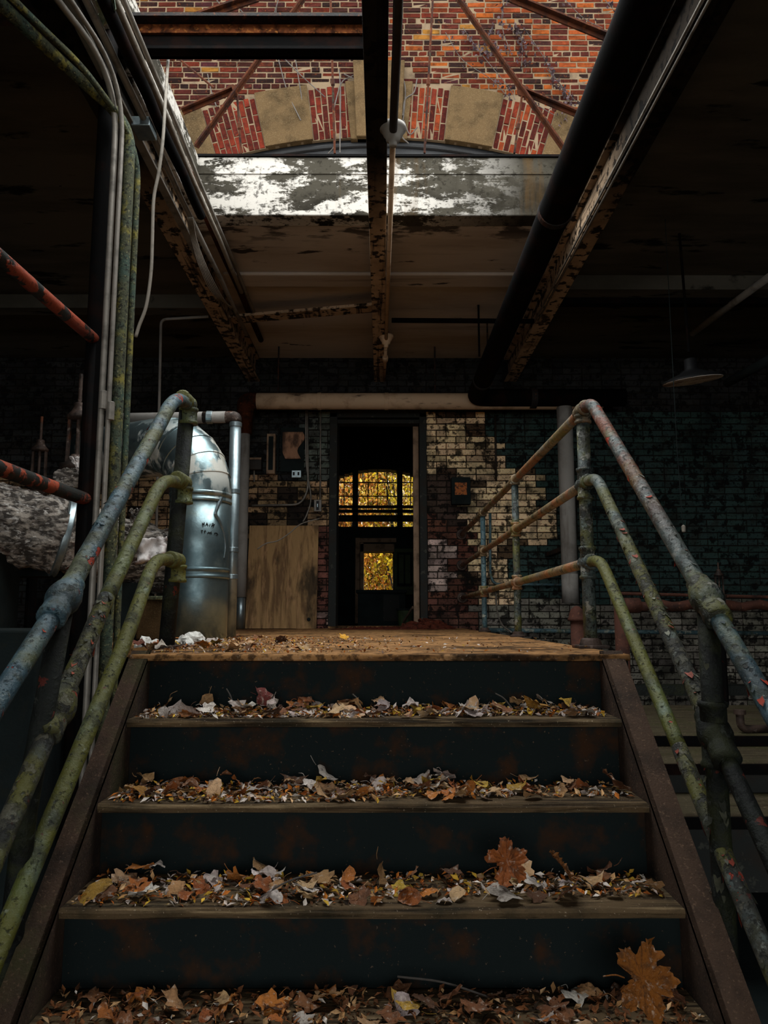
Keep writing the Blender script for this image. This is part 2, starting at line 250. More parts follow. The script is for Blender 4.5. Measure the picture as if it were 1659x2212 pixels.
def rounded(pts, rad, n=6):
    pts = [Vector(p) for p in pts]; out = [pts[0]]
    for i in range(1, len(pts) - 1):
        p = pts[i]; a = (pts[i - 1] - p); b = (pts[i + 1] - p); R = min(rad, a.length * .49, b.length * .49)
        a0 = p + a.normalized() * R; b0 = p + b.normalized() * R
        for k in range(n + 1):
            t = k / n; out.append(a0 * (1 - t) ** 2 + p * 2 * t * (1 - t) + b0 * t * t)
    out.append(pts[-1]); return out
def spline(pts, n=8):
    P = [Vector(p) for p in pts]; P = [P[0] * 2 - P[1]] + P + [P[-1] * 2 - P[-2]]; out = []
    for i in range(1, len(P) - 2):
        for k in range(n):
            t = k / n; a, b, c, d = P[i - 1:i + 3]
            out.append(.5 * ((2 * b) + (c - a) * t + (2 * a - 5 * b + 4 * c - d) * t * t + (3 * b - a - 3 * c + d) * t ** 3))
    out.append(P[-2]); return out

def thing(name, label, cat, base, group=None, kind=None):
    o = bpy.data.objects.new(name, None); o.empty_display_size = .1; C.objects.link(o); o.location = base
    if label: o['label'] = label
    if cat: o['category'] = cat
    if group: o['group'] = group
    if kind: o['kind'] = kind
    return o
def worldloc(o):
    l = Vector(o.location)
    while o.parent: o = o.parent; l += Vector(o.location)
    return l
def part(name, mb, m, parent, smooth=False, label=None, kind=None, bevel=0):
    base = worldloc(parent)
    o = bpy.data.objects.new(name, mb.mesh(name, smooth, base)); o.data.materials.append(MT[m]); o.parent = parent; C.objects.link(o)
    if label: o['label'] = label
    if kind: o['kind'] = kind
    if bevel: b = o.modifiers.new('edge', 'BEVEL'); b.width = bevel; b.segments = 2; b.limit_method = 'ANGLE'
    return o
def solo(name, mb, m, label=None, cat=None, base=(0, 0, 0), smooth=False, group=None, kind=None, bevel=0):
    o = bpy.data.objects.new(name, mb.mesh(name, smooth, base)); o.data.materials.append(MT[m]); o.location = base; C.objects.link(o)
    if label: o['label'] = label
    if cat: o['category'] = cat
    if group: o['group'] = group
    if kind: o['kind'] = kind
    if bevel: b = o.modifiers.new('edge', 'BEVEL'); b.width = bevel; b.segments = 2; b.limit_method = 'ANGLE'
    return o
def struct(name, mb, m, bevel=0, smooth=False): return solo(name, mb, m, kind='structure', bevel=bevel, smooth=smooth)

# ------------------------------------------------------------------ dimensions
YW = 7.9                       # face of the brick wall
ZP = -.126                     # landing
ZF = -1.45                     # lower floor
ZC, ZR = 2.72, 3.0             # ceiling underside, roof top
SKX0, SKX1, SKY0, SKY1, SKZ = -1.27, 1.27, 2.1, 4.95, 3.148
XL, XR, YB = -4.4, 4.4, -6.0
NOS = [(2.591, -.126), (2.385, -.31), (2.17, -.505), (1.945, -.692), (1.72, -.88), (1.5, -1.07), (1.28, -1.26)]
SX0, SX1 = -.77, .725          # clear width of the stair
DX0, DX1, DZ1 = -.486, .39, 2.06   # door opening

# ------------------------------------------------------------------ room shell
m = MB().box((XL, YB, ZF - .2), (XR, YW + .35, ZF)); struct('floor', m, 'dark')
m = MB().box((XL - .2, YB, ZF), (XL, YW, ZR)); struct('wall_left', m, 'dark')
m = MB().box((XR, YB, ZF), (XR + .2, YW, ZR)); struct('wall_right', m, 'dark')
m = MB(); m.box((XL, YB - .2, ZF), (-3.5, YB, ZR)); m.box((3.5, YB - .2, ZF), (XR, YB, ZR)); m.box((-3.5, YB - .2, 2.2), (3.5, YB, ZR)); struct('wall_front', m, 'dark')  # unseen wall; its wide opening is added to let fill light in
m = MB()
m.box((SKX0 - .1, SKY1 + .15, ZC), (SKX1 + .1, YW, ZR))
ceil = struct('ceiling', m, 'plaster')
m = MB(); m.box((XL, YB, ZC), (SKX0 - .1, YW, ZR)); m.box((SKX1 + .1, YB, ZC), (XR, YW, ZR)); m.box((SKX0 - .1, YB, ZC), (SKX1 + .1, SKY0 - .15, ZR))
part('side_slab', m, 'plaster_shaded', ceil)
# shallow downstand band across the ceiling slab
m = MB().box((SKX0, 5.82, ZC - .03), (SKX1, 6.05, ZC)); part('slab_band', m, 'plaster', ceil, bevel=.012)
# skylight curb
t = thing('skylight_curb', 'whitewashed peeling concrete curb around the open skylight', 'skylight', (0, SKY1, ZC))
m = MB().box((SKX0 - .1, SKY1, ZC - .002), (SKX1 + .1, SKY1 + .15, SKZ)); part('curb_face', m, 'curb', t, bevel=.008)
m = MB().box((SKX0 - .1, SKY0, ZC - .002), (SKX0, SKY1, SKZ)); part('curb_face', m, 'curb', t, bevel=.008)
m = MB().box((SKX1, SKY0, ZC - .002), (SKX1 + .1, SKY1, SKZ)); part('curb_face', m, 'curb', t, bevel=.008)
m = MB().box((SKX0 - .1, SKY0 - .15, ZC - .002), (SKX1 + .1, SKY0, SKZ)); part('curb_face', m, 'curb', t, bevel=.008)
m = MB().box((SKX0 - .16, SKY1 - .012, SKZ), (SKX1 + .16, SKY1 + .17, SKZ + .016)); part('flashing', m, 'black', t)
m = MB().box((SKX0, SKY1 - .006, ZC + .30), (SKX1, SKY1 + .01, ZC + .312)); part('plaster_ledge', m, 'curb', t)

# ------------------------------------------------------------------ brick walls
def brickmesh(k):
    r = random.Random(k); j = lambda a: r.uniform(-a, a); mb = MB(); L_, D, Hh = .5, 1.0, .5; i = .03
    vs = []
    for (y, ins) in ((1.0, 0), (.22, 0), (0, 1)):
        for sx_, sz_ in ((-1, -1), (1, -1), (1, 1), (-1, 1)):
            vs.append((sx_ * (.5 - ins * .02 + j(.006)), y + (j(.1) if ins else 0), sz_ * (.5 - ins * .06 + j(.02))))
    f = [(8, 9, 10, 11)]
    for a in (0, 4):
        for q in range(4): f.append((a + q, a + (q + 1) % 4, a + 4 + (q + 1) % 4, a + 4 + q))
    mb.add(vs, f); return mb
BV = [brickmesh(i) for i in range(8)]
BVM = {}
def bmesh_for(k, mname):
    if (k, mname) not in BVM:
        me = BV[k].mesh('brick'); me.materials.append(MT[mname]); BVM[(k, mname)] = me
    return BVM[(k, mname)]
def place_brick(parent, cx, cz, ln, ht, col, mname, y=YW, rot=0, name='brick', dep=.05):
    o = bpy.data.objects.new(name, bmesh_for(rnd.randrange(8), mname)); C.objects.link(o); o.parent = parent
    b = worldloc(parent); o.location = Vector((cx, y + rnd.uniform(-.004, .004), cz)) - b
    o.scale = (ln, dep, ht); o.rotation_euler = (0, rot, 0); o.color = col
def join_brick(mb, cx, cz, ln, ht, col, y=YW, rot=0, dep=.05):
    ca, sa = math.cos(rot), math.sin(rot); yj = rnd.uniform(-.004, .004); src = BV[rnd.randrange(8)]; vs = []
    for (x, yy, z) in src.v:
        x *= ln; z *= ht; vs.append((cx + x * ca + z * sa, y + yj + yy * dep, cz - x * sa + z * ca))
    mb.add(vs, src.f, col)
def jit(h, a=.12, bright=1.0):
    c = lin(h); k = (1 + rnd.uniform(-a, a)) * bright; return (c[0] * k, c[1] * k * (1 + rnd.uniform(-.05, .05)), c[2] * k, 1)
CO = .0677
AC = Vector((-.036, YW, -.655)); RI, RE = 5.92, 6.55        # relieving arch
def in_arch(x, z, pad=0.0):
    r = math.hypot(x - AC.x, z - AC.z); return r < RE + pad and abs(x - AC.x) < 2.75
def key(x, z): return abs(x - AC.x) < .30 and z < 6.14
# upper wall (outdoors, above the roof)
wu = thing('wall_upper', None, None, (0, YW, ZR), kind='structure')
m = MB(); n = 48; X0, X1, ZT = -6, 6, 9.5
xs = [AC.x - 2.6 + 5.2 * i / n for i in range(n + 1)]; zi = [AC.z + math.sqrt(RI * RI - (x - AC.x) ** 2) for x in xs]
vs = [(x, YW + .006, z) for x, z in zip(xs, zi)] + [(x, YW + .006, ZT) for x in xs] + [(x, YW + .05, z) for x, z in zip(xs, zi)]
fs = [(i, i + 1, n + 2 + i, n + 1 + i) for i in range(n)] + [(i + 1, i, 2 * n + 2 + i, 2 * n + 3 + i) for i in range(n)]
m.add(vs, fs)
m.box((X0, YW + .006, ZR), (xs[0], YW + .33, ZT)); m.box((xs[-1], YW + .006, ZR), (X1, YW + .33, ZT)); m.box((xs[0], YW + .2, 5.45), (xs[-1], YW + .33, ZT))
part('mortar_bed', m, 'mortar', wu)
cand = []; row = 0; z = ZR + .1
while z < 8.6:
    hdr = row % 6 == 5; ln = .102 if hdr else .207; x = -3.6 + rnd.uniform(0, .04) + (row % 2) * .105
    while x < 3.6:
        l = ln if rnd.random() > .08 else .1
        cx = x + l / 2
        if not in_arch(cx, z, .03) and not (key(cx, z) and z > 5) : cand.append((cx, z, l - .012))
        x += l
    z += CO; row += 1
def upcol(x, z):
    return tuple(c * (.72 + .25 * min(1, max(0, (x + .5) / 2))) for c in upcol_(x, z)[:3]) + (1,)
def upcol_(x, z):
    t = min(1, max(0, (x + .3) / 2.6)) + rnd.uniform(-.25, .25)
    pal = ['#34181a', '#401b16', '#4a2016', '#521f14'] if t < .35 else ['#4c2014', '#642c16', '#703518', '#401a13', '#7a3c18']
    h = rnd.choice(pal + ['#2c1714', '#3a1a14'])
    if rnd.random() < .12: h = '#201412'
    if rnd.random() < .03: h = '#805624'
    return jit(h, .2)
def seen(x, z, y=YW):
    a, b = proj((x, y, z)); return 300 < a < 1360 and -10 < b < 335 and not (808 < a < 868) and not (68 < b < 132 and a < 808)
vis = [c for c in cand if seen(c[0], c[1])]; hid = [c for c in cand if not seen(c[0], c[1])]
vis.sort(key=lambda c: c[1] + .3 * abs(c[0])); own = set(id(c) for c in vis[:300])
mj = MB()
for c in cand:
    col = upcol(c[0], c[1])
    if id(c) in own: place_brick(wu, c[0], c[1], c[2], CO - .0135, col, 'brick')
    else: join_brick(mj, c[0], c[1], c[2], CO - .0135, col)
part('distant_brick', mj, 'brick_joined', wu, kind='stuff')
# arch: stone voussoirs, keystone, radial bricks
def sector(a0, a1, r0, r1, y0, y1):
    mb = MB(); k = 4; vs = []
    for y in (y0, y1):
        for r in (r0, r1):
            for i in range(k + 1):
                a = a0 + (a1 - a0) * i / k; vs.append((AC.x + r * math.sin(a), y, AC.z + r * math.cos(a)))
    q = k + 1; fs = []
    for i in range(k):
        fs += [(i, i + 1, q + i + 1, q + i), (2 * q + i, 3 * q + i, 3 * q + i + 1, 2 * q + i + 1), (i, 2 * q + i, 2 * q + i + 1, i + 1), (q + i, q + i + 1, 3 * q + i + 1, 3 * q + i)]
    fs += [(0, q, 3 * q, 2 * q), (k, 2 * q + k, 3 * q + k, q + k)]
    mb.add(vs, fs); return mb
rad = math.radians
for s in (-1, 1):
    for a0, a1 in ((7.05, 12.2), (17.6, 23.2)):
        part('stone_voussoir', sector(rad(s * a0) if s > 0 else rad(-a1), rad(a1) if s > 0 else rad(-a0), RI, RE + .03, YW - .03, YW + .06), 'stone', wu, bevel=.006)
    for a0, a1 in ((2.75, 7.0), (12.25, 17.55)):
        nb = round((a1 - a0) / .62); da = (a1 - a0) / nb
        for k in range(nb):
            a = rad(s * (a0 + (k + .5) * da)); off = .1 if k % 2 else 0
            for q in range(4):
                r0 = RI + .005 + q * .207 - off; r1 = r0 + .195; r0 = max(r0, RI + .002); r1 = min(r1, RE - .005)
                if r1 - r0 < .03: continue
                rc = (r0 + r1) / 2; jx, jz = AC.x + rc * math.sin(a), AC.z + rc * math.cos(a)
                place_brick(wu, jx, jz, r1 - r0, .056, jit(rnd.choice(['#421712', '#561f14', '#36130f', '#662a16' if s > 0 else '#4a1a13']), .2), 'brick', rot=-math.pi / 2 + a, name='arch_brick')
m = MB(); kz0, kz1 = 5.23, 6.15
m.add([(AC.x - .245, YW - .07, kz0), (AC.x + .245, YW - .07, kz0), (AC.x + .29, YW - .07, kz1), (AC.x - .29, YW - .07, kz1), (AC.x - .245, YW + .06, kz0), (AC.x + .245, YW + .1, kz0), (AC.x + .29, YW + .1, kz1), (AC.x - .29, YW + .1, kz1)],
      [(0,1,2,3),(7,6,5,4),(0,4,5,1),(1,5,6,2),(2,6,7,3),(3,7,4,0)])
part('keystone', m, 'stone', wu, bevel=.01)
m = MB().add([(AC.x - .31, YW - .02, kz0), (AC.x + .31, YW - .02, kz0), (AC.x + .38, YW - .02, 5.93), (AC.x - .38, YW - .02, 5.93), (AC.x - .31, YW + .1, kz0), (AC.x + .31, YW + .1, kz0), (AC.x + .38, YW + .1, 5.93), (AC.x - .38, YW + .1, 5.93)],
      [(0,1,2,3),(7,6,5,4),(0,4,5,1),(1,5,6,2),(2,6,7,3),(3,7,4,0)])
part('keystone_backing', m, 'stone', wu, bevel=.008)
# the window under the arch; its black board stands in for the recess shadow
w2 = thing('window_2', None, None, (0, YW + .25, ZR), kind='structure')
part('recess_shadow_board', MB().box((-2.6, YW + .065, ZR), (2.6, YW + .1, 5.42)), 'ink', w2)
m = MB(); ar = [(AC.x + 5.86 * math.sin(rad(a)), YW + .055, AC.z + 5.86 * math.cos(rad(a))) for a in range(-24, 25, 2)]; m.tube(ar, .03, 8)
part('arched_head_frame', m, 'ink', w2)

# lower wall with the door
wb = thing('wall_back', None, None, (0, YW, ZF), kind='structure')
m = MB(); y0, y1 = YW + .01, YW + .35
m.box((XL, y0, ZF), (DX0, y1, ZR)); m.box((DX1, y0, ZF), (XR, y1, ZR)); m.box((DX0, y0, DZ1), (DX1, y1, ZR)); m.box((DX0, y0, ZF), (DX1, y1, ZP - .02))
part('mortar_bed', m, 'wmortar', wb)
def nz(x, z, s=2.0, o=0): return noise.noise((x * s + o, z * s, 1.7 + o))
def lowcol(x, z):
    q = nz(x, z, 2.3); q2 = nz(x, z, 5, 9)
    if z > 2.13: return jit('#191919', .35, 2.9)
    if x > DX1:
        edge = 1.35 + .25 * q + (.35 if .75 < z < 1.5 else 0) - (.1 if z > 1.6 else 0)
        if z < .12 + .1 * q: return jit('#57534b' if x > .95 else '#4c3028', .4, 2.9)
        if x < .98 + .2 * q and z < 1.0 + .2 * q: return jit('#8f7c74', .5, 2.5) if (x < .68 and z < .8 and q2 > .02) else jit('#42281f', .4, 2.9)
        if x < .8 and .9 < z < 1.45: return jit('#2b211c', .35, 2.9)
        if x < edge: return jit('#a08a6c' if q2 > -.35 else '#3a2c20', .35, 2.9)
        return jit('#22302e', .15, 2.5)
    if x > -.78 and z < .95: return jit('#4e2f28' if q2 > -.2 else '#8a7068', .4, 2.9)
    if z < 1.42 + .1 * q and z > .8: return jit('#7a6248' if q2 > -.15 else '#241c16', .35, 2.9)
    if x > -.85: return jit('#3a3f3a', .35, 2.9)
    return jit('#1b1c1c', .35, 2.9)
cand = []; row = 0; z = ZF + CO / 2
while z < ZC:
    x = XL + (row % 2) * .105
    while x < XR:
        l = .207 if rnd.random() > .14 else .104; a, b = x, x + l
        for lo, hi in (((a, b),) if z > DZ1 + .03 or z < ZP - .05 else ((a, min(b, DX0 - .005)), (max(a, DX1 + .005), b))):
            if hi - lo > .03: cand.append(((lo + hi) / 2, z, hi - lo - .007))
        x += l
    z += CO; row += 1
def rank(c):
    a, b = proj((c[0], YW, c[1]))
    if b > 1362 or b < 885: return 9
    if 925 < a < 1235: return abs(a - 1080) / 1000
    if 530 < a < 712: return .5 + (0 if b < 1130 or a > 685 else 5)
    return 6
cand.sort(key=rank); mj = MB()
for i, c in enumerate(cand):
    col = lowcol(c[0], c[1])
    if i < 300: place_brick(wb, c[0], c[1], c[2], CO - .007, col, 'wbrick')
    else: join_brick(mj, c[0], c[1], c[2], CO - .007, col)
part('distant_brick', mj, 'wbrick_joined', wb, kind='stuff')
# door frame
d1 = thing('door_1', None, None, (0, YW, ZP), kind='structure')
part('jamb', MB().box((DX0 - .06, YW - .05, ZP), (DX0 + .02, YW + .36, DZ1 + .05)), 'darkwood', d1, bevel=.006)
part('jamb', MB().box((DX1 - .0, YW - .05, ZP), (DX1 + .075, YW + .36, DZ1 + .05)), 'darkwood', d1, bevel=.006)
part('door_stop', MB().box((DX1 - .06, YW + .12, ZP), (DX1, YW + .2, DZ1)), 'trim', d1, bevel=.004)
part('lintel', MB().box((DX0 - .06, YW - .05, DZ1), (DX1 + .075, YW + .36, DZ1 + .1)), 'darkwood', d1, bevel=.006)
part('transom_bar', MB().box((DX0, YW - .03, DZ1 - .06), (DX1, YW + .1, DZ1 - .02)), 'darkwood', d1)
part('threshold', MB().box((DX0 - .06, YW - .06, ZP - .03), (DX1 + .075, YW + .36, ZP + .02)), 'deck', d1)

# ------------------------------------------------------------------ room behind the door, its windows, and the garden outside
YF = 13.0
m = MB(); m.box((-3, YW + .35, ZP - .25), (3, YF, ZP - .05)); struct('floor_2', m, 'dark')
m = MB(); m.box((-3, YW + .35, 3.3), (3, YF + .3, 3.5)); struct('ceiling_2', m, 'dark')
struct('wall_left_2', MB().box((-3.2, YW + .35, ZP - .2), (-3, YF + .3, 3.4)), 'dark')
struct('wall_right_2', MB().box((3, YW + .35, ZP - .2), (3.2, YF + .3, 3.4)), 'dark')
# far wall with an arched window and a lower opening
wx0, wx1, wz0, wz1 = -.98, .98, 1.5, 2.5
gl = pY(785, 1273, YF); gr = pY(849, 1192, YF); gx0, gx1, gz0, gz1 = gl.x, gr.x, gl.z - .3, gr.z
m = MB(); ya, yb = YF, YF + .3
m.box((-3, ya, ZP - .2), (gx0, yb, wz0)); m.box((gx1, ya, ZP - .2), (3, yb, wz0)); m.box((gx0, ya, ZP - .2), (gx1, yb, gz0)); m.box((gx0, ya, gz1), (gx1, yb, wz0))
m.box((-3, ya, wz0), (wx0, yb, 3.4)); m.box((wx1, ya, wz0), (3, yb, 3.4))
n = 24
for i in range(n):
    xa = wx0 + (wx1 - wx0) * i / n; xb = wx0 + (wx1 - wx0) * (i + 1) / n
    za = wz1 - .16 * ((xa + xb) / 2 - (-.05)) ** 2 / .6
    m.box((xa, ya, za), (xb, yb, 3.4))
struct('wall_far', m, 'dark')
w1 = thing('window_1', None, None, (0, YF, wz0), kind='structure')
def xat(px): return pY(px, 1070, YF).x
def zat(py): return pY(810, py, YF).z
for px in (767.5, 863.5): part('mullion', MB().box((xat(px - 6), YF - .02, wz0 - .02), (xat(px + 6), YF + .1, wz1 + .02)), 'darkwood', w1)
for px in (743, 795, 816, 836, 887): part('glazing_bar', MB().box((xat(px) - .007, YF + .03, zat(1092)), (xat(px) + .007, YF + .07, wz1)), 'darkwood', w1)
for py in (1041.5, 1071): part('glazing_bar', MB().box((wx0, YF + .03, zat(py) - .007), (wx1, YF + .07, zat(py) + .007)), 'darkwood', w1)
for a, b in ((1092, 1097), (1101, 1107), (1113, 1126)): part('sash_rail', MB().box((wx0, YF - .02, zat(b)), (wx1, YF + .08, zat(a))), 'darkwood', w1)
part('pane', MB().box((wx0, YF + .045, wz0), (wx1, YF + .05, wz1 + .02)), 'glass', w1)
d2 = thing('door_2', None, None, ((gx0 + gx1) / 2, YF, ZP), kind='structure')
def zb(py): return pY(810, py, YF - .05).z
def xb_(px): return pY(px, 1230, YF - .05).x
part('jamb', MB().box((xb_(768), YF - .14, ZP), (xb_(777), YF, zb(1163))), 'trim', d2, label='pale dusty door jamb')
part('jamb', MB().box((xb_(778), YF - .06, ZP), (gx0, YF, zb(1172))), 'trim', d2)
part('head', MB().box((xb_(776), YF - .1, zb(1172)), (xb_(856), YF, zb(1163))), 'trim', d2)
part('head_panel', MB().box((gx0 - .05, YF - .06, gz1), (gx1 + .02, YF - .01, zb(1175))), 'trim', d2)
part('door_panel', MB().box((xb_(851), YF - .3, zb(1285)), (xb_(894), YF - .26, zb(1188))), 'green', d2)
for a, b, c, d in ((857, 889, 1196, 1201), (857, 861, 1201, 1265), (885, 889, 1201, 1265), (871, 874, 1201, 1265), (857, 889, 1262, 1268)):
    part('door_bar', MB().box((xb_(a), YF - .33, zb(d)), (xb_(b), YF - .3, zb(c))), 'dark', d2)
# things in the room behind
q = pY(820, 1275, 10.6)
t = thing('work_counter', 'dark counter silhouetted below the bright opening behind the doorway', 'counter', (q.x, 10.6, ZP - .05))
part('top', MB().box((pY(770, 1275, 10.6).x, 10.4, q.z - .04), (pY(878, 1275, 10.6).x, 11.1, q.z)), 'dark', t, bevel=.005)
part('front_panel', MB().box((pY(774, 1275, 10.6).x, 10.45, ZP - .05), (pY(874, 1275, 10.6).x, 11.05, q.z - .04)), 'dark', t)
part('drawer_front', MB().box((pY(828, 1275, 10.6).x, 10.43, ZP + .05), (pY(862, 1275, 10.6).x, 10.45, q.z - .07)), 'darkwood', t)
q = pY(876, 1325, 9.6)
t = thing('waste_bin', 'dull green bin standing just inside the doorway', 'bin', (q.x, 9.6, ZP - .05))
m = MB().lathe([(.085, 0), (.105, .24), (.11, .25), (.1, .25), (.08, .02)], (q.x, 9.6, ZP - .05), seg=20); part('bin_body', m, 'green', t, smooth=False)
part('rim', MB().lathe([(.105, .24), (.117, .245), (.117, .262), (.105, .265)], (q.x, 9.6, ZP - .05), seg=20), 'dark', t)
m = MB().bar(pZ(866, 1352, ZP), pY(892, 1312, 8.9), .02, .03); solo('leaning_lath', m, 'trim', 'thin wooden lath leaning beside the green bin', 'lath', pZ(866, 1352, ZP))
m = MB().box((-14, YF + .3, -.6), (14, 22, -.5)).box((-14, YB - 8, ZF - .2), (14, YB - .2, ZF))
m.add([(-20, 18.5, -.5), (20, 18.5, -.5), (20, 26, 9), (-20, 26, 9), (20, 26.2, -.5), (-20, 26.2, -.5)], [(0, 1, 2, 3), (3, 2, 4, 5), (0, 3, 5), (1, 4, 2)])
struct('ground', m, 'ground')
def shrub(cx, cy, cz, rx, ry, rz, pal, label, n, seed, cat='shrub', trunk=True):
    r = random.Random(seed); t = thing('autumn_shrub', label, cat, (cx, cy, -.5), 'autumn shrubs outside the back window'); mb = MB()
    for i in range(n):
        while True:
            p = Vector((r.uniform(-1, 1), r.uniform(-1, 1), r.uniform(-1, 1)))
            if .25 < p.length < 1: break
        c = Vector((cx + p.x * rx, cy + p.y * ry, cz + p.z * rz)); s = r.uniform(.03, .065)
        e = Euler((r.uniform(0, 6.3), r.uniform(0, 6.3), r.uniform(0, 6.3))).to_matrix()
        col = lin(r.choice(pal)); k = r.uniform(.9, 2.3)
        mb.add([c + e @ Vector(v) * s for v in ((-1, 0, 0), (0, -.5, .15), (1, 0, 0), (0, .5, .15))], [(0, 1, 2, 3)], (col[0] * k, col[1] * k, col[2] * k, 1))
    part('foliage', mb, 'foliage', t, kind='stuff')
    m = MB()
    for i in range(7):
        a = r.uniform(0, 6.28); m.tube(spline([(cx, cy, -.5), (cx + .3 * rx * math.cos(a), cy + .3 * ry * math.sin(a), (cz - .5) * .5), (cx + .8 * rx * math.cos(a), cy + .8 * ry * math.sin(a), cz + .4 * rz)], 4), [.03, .028, .025, .02, .02, .018, .015, .012, .008], 5)
    part('stem', m, 'darkwood', t)
Y1, Y2 = ['#a8921c', '#8a7a1c', '#b8a02c', '#4a4414', '#6a4a18'], ['#94581e', '#a8722a', '#6a3a14', '#b08c40', '#3e2c10']
shrub(-1.1, 16.2, 2.6, 1.3, 1.0, 2.0, Y2, 'brown and orange shrub outside behind the narrow first pane of the arched window', 6760, 1)
shrub(.5, 16.6, 2.9, 1.4, 1.0, 2.2, Y1, 'yellow green shrub outside behind the middle panes of the arched window', 7800, 2)
shrub(1.9, 16.0, 2.4, 1.2, .9, 1.8, Y2 + ['#c0a0a0'], 'mixed pinkish and gold shrub outside behind the last pane of the arched window', 5720, 3)
shrub(.0, 17.5, .6, 2.0, 1.0, 1.0, Y1 + Y2, 'low gold shrub outside in the lower bright opening', 9360, 4)
shrub(.1, 15.6, -.25, 1.6, .8, .3, Y2, 'brown bracken at ground level outside the lower opening', 4680, 5)
shrub(-.3, 20, 4, 4.5, 1.2, 4.0, ['#a8a098', '#8a7a50', '#b09a48', '#6a5a38', '#c0b8b0'], 'pale tall thicket outside behind the yellow shrubs', 13000, 6)

# ------------------------------------------------------------------ landing and stair
t = thing('stair_landing', 'worn brown timber landing at the head of the stairs before the doorway', 'landing', (0, 2.59, ZF))
part('deck', MB().box((-.835, NOS[0][0] - .02, ZP - .022), (.82, YW - .06, ZP)), 'deck', t, bevel=.006)
part('deck_extension', MB().box((-2.1, 3.55, ZP - .06), (-.835, YW - .06, ZP - .006)), 'deck', t)
part('edge_beam', MB().box((-.835, NOS[0][0] + .012, ZP - .28), (.82, NOS[0][0] + .05, ZP - .022)), 'riser', t)
part('side_beam', MB().box((.76, NOS[0][0] + .05, ZP - .28), (.80, YW - .06, ZP - .04)), 'steel', t)
for y in (3.6, 6.2): part('support_post', MB().box((.74, y, ZF), (.8, y + .06, ZP - .28)), 'steel', t)
st = thing('staircase', 'steep steel stair with leaf strewn timber treads between rusty stringers', 'stairs', (0, 1.28, ZF))
for i, (y, z) in enumerate(NOS[1:]):
    yb = NOS[i][0] + .02
    mb = MB(); ns = 40; vs = []
    for s in range(ns + 1):                         # worn nosing
        x = SX0 + .003 + (SX1 - SX0 - .006) * s / ns; d = .006 * noise.noise((x * 4, i * 3.1, 0)); e = .004 * noise.noise((x * 3, i * 5.1, 2))
        vs += [(x, y - .004 + d, z - .022), (x, y - .009 + d, z - .008 + e), (x, y - .004 + d, z + e), (x, yb, z), (x, yb, z - .022)]
    fs = []
    for s in range(ns):
        a = s * 5; b = a + 5
        for k in range(5): fs.append((a + k, b + k, b + (k + 1) % 5, a + (k + 1) % 5))
    fs += [(4, 3, 2, 1, 0), tuple(ns * 5 + k for k in range(5))]
    mb.add(vs, fs); part('tread', mb, 'wood', st)
    part('riser', MB().box((SX0 + .004, NOS[i][0] + .03, z - .04), (SX1 - .004, NOS[i][0] + .036, NOS[i][1] - .022)), 'riser', st)
sl = (NOS[-1][1] - NOS[0][1]) / (NOS[-1][0] - NOS[0][0])
def stringer(xi, xo, s):
    mb = MB(); ya, za = 2.60, -.115; yb = 1.0; zb2 = za + sl * (yb - ya)
    th = .012
    for (x0, x1, d0, d1) in ((min(xi, xo), max(xi, xo), 0, th), (min(xi, xi + s * th), max(xi, xi + s * th), 0, .27), (min(xi, xo), max(xi, xo), .27 - th, .27)):
        mb.add([(x, y, z - d) for y, z in ((ya, za), (yb, zb2)) for x in (x0, x1) for d in (d0, d1)], [(0,1,3,2),(4,6,7,5),(0,4,5,1),(2,3,7,6),(0,2,6,4),(1,5,7,3)])
    return mb
part('stringer', stringer(SX0, -.832, -1), 'stringer', st, label='mossy rusted stringer')
part('stringer', stringer(SX1, .80, 1), 'stringer', st, label='brown rusted stringer')

# ------------------------------------------------------------------ pipe railings
RX = .82; LX = -.845
def collar(mb, p, ax, r, l, lip=.006):
    p = Vector(p); ax = Vector(ax).normalized()
    return mb.lathe([(r, -l / 2), (r + lip, -l / 2 + .002), (r + lip, -l / 2 + .012), (r + lip * .3, -l / 2 + .016), (r + lip * .3, l / 2 - .016), (r + lip, l / 2 - .012), (r + lip, l / 2 - .002), (r, l / 2)], p, ax, 18)
def ball(mb, p, r, ax=(0, 0, 1), st=1.0):
    return mb.lathe([(r * math.sin(math.pi * k / 10), -r * st * math.cos(math.pi * k / 10)) for k in range(1, 10)], p, ax, 18)
def flakes(name, a, b, r, n, parent, seed, pal):
    rr = random.Random(seed); mb = MB(); a = Vector(a); b = Vector(b); d = (b - a).normalized(); u = d.cross(Vector((1, 0, 0))).normalized(); v = d.cross(u)
    for i in range(n):
        p = a.lerp(b, rr.random()); ang = rr.uniform(0, 6.28); nn = u * math.cos(ang) + v * math.sin(ang); tt = d.cross(nn)
        s = rr.uniform(.006, .018); l = s * rr.uniform(1, 2.4); base = p + nn * (r - .001); lift = rr.uniform(.002, .010)
        vs = [base - tt * s * .5, base + tt * s * .6, base + tt * s * .4 + d * l * .5 + nn * lift * .5, base - tt * s * .5 + d * l * .6 + nn * lift * .4, base + d * l + nn * lift]
        c = lin(rr.choice(pal)); mb.add(vs, [(0, 1, 2, 3), (3, 2, 4)], c)
    part(name, mb, 'flake', parent, kind='stuff')
rr = thing('pipe_railing', 'painted pipe railing that runs down the stair and along the landing to the brick wall', 'railing', (RX, 3.05, ZP))
PY = 3.06                                        # post by the landing edge
ztop = pX(1253, 893, RX).z; zmid = pX(1256, 1050, RX).z; zbot = pX(1260, 1218, RX).z
def rX(px, py): return pX(px, py, RX)
ptop = Vector((RX, PY, ztop)); pmid = Vector((RX, PY, zmid)); pbot = Vector((RX, PY, zbot))
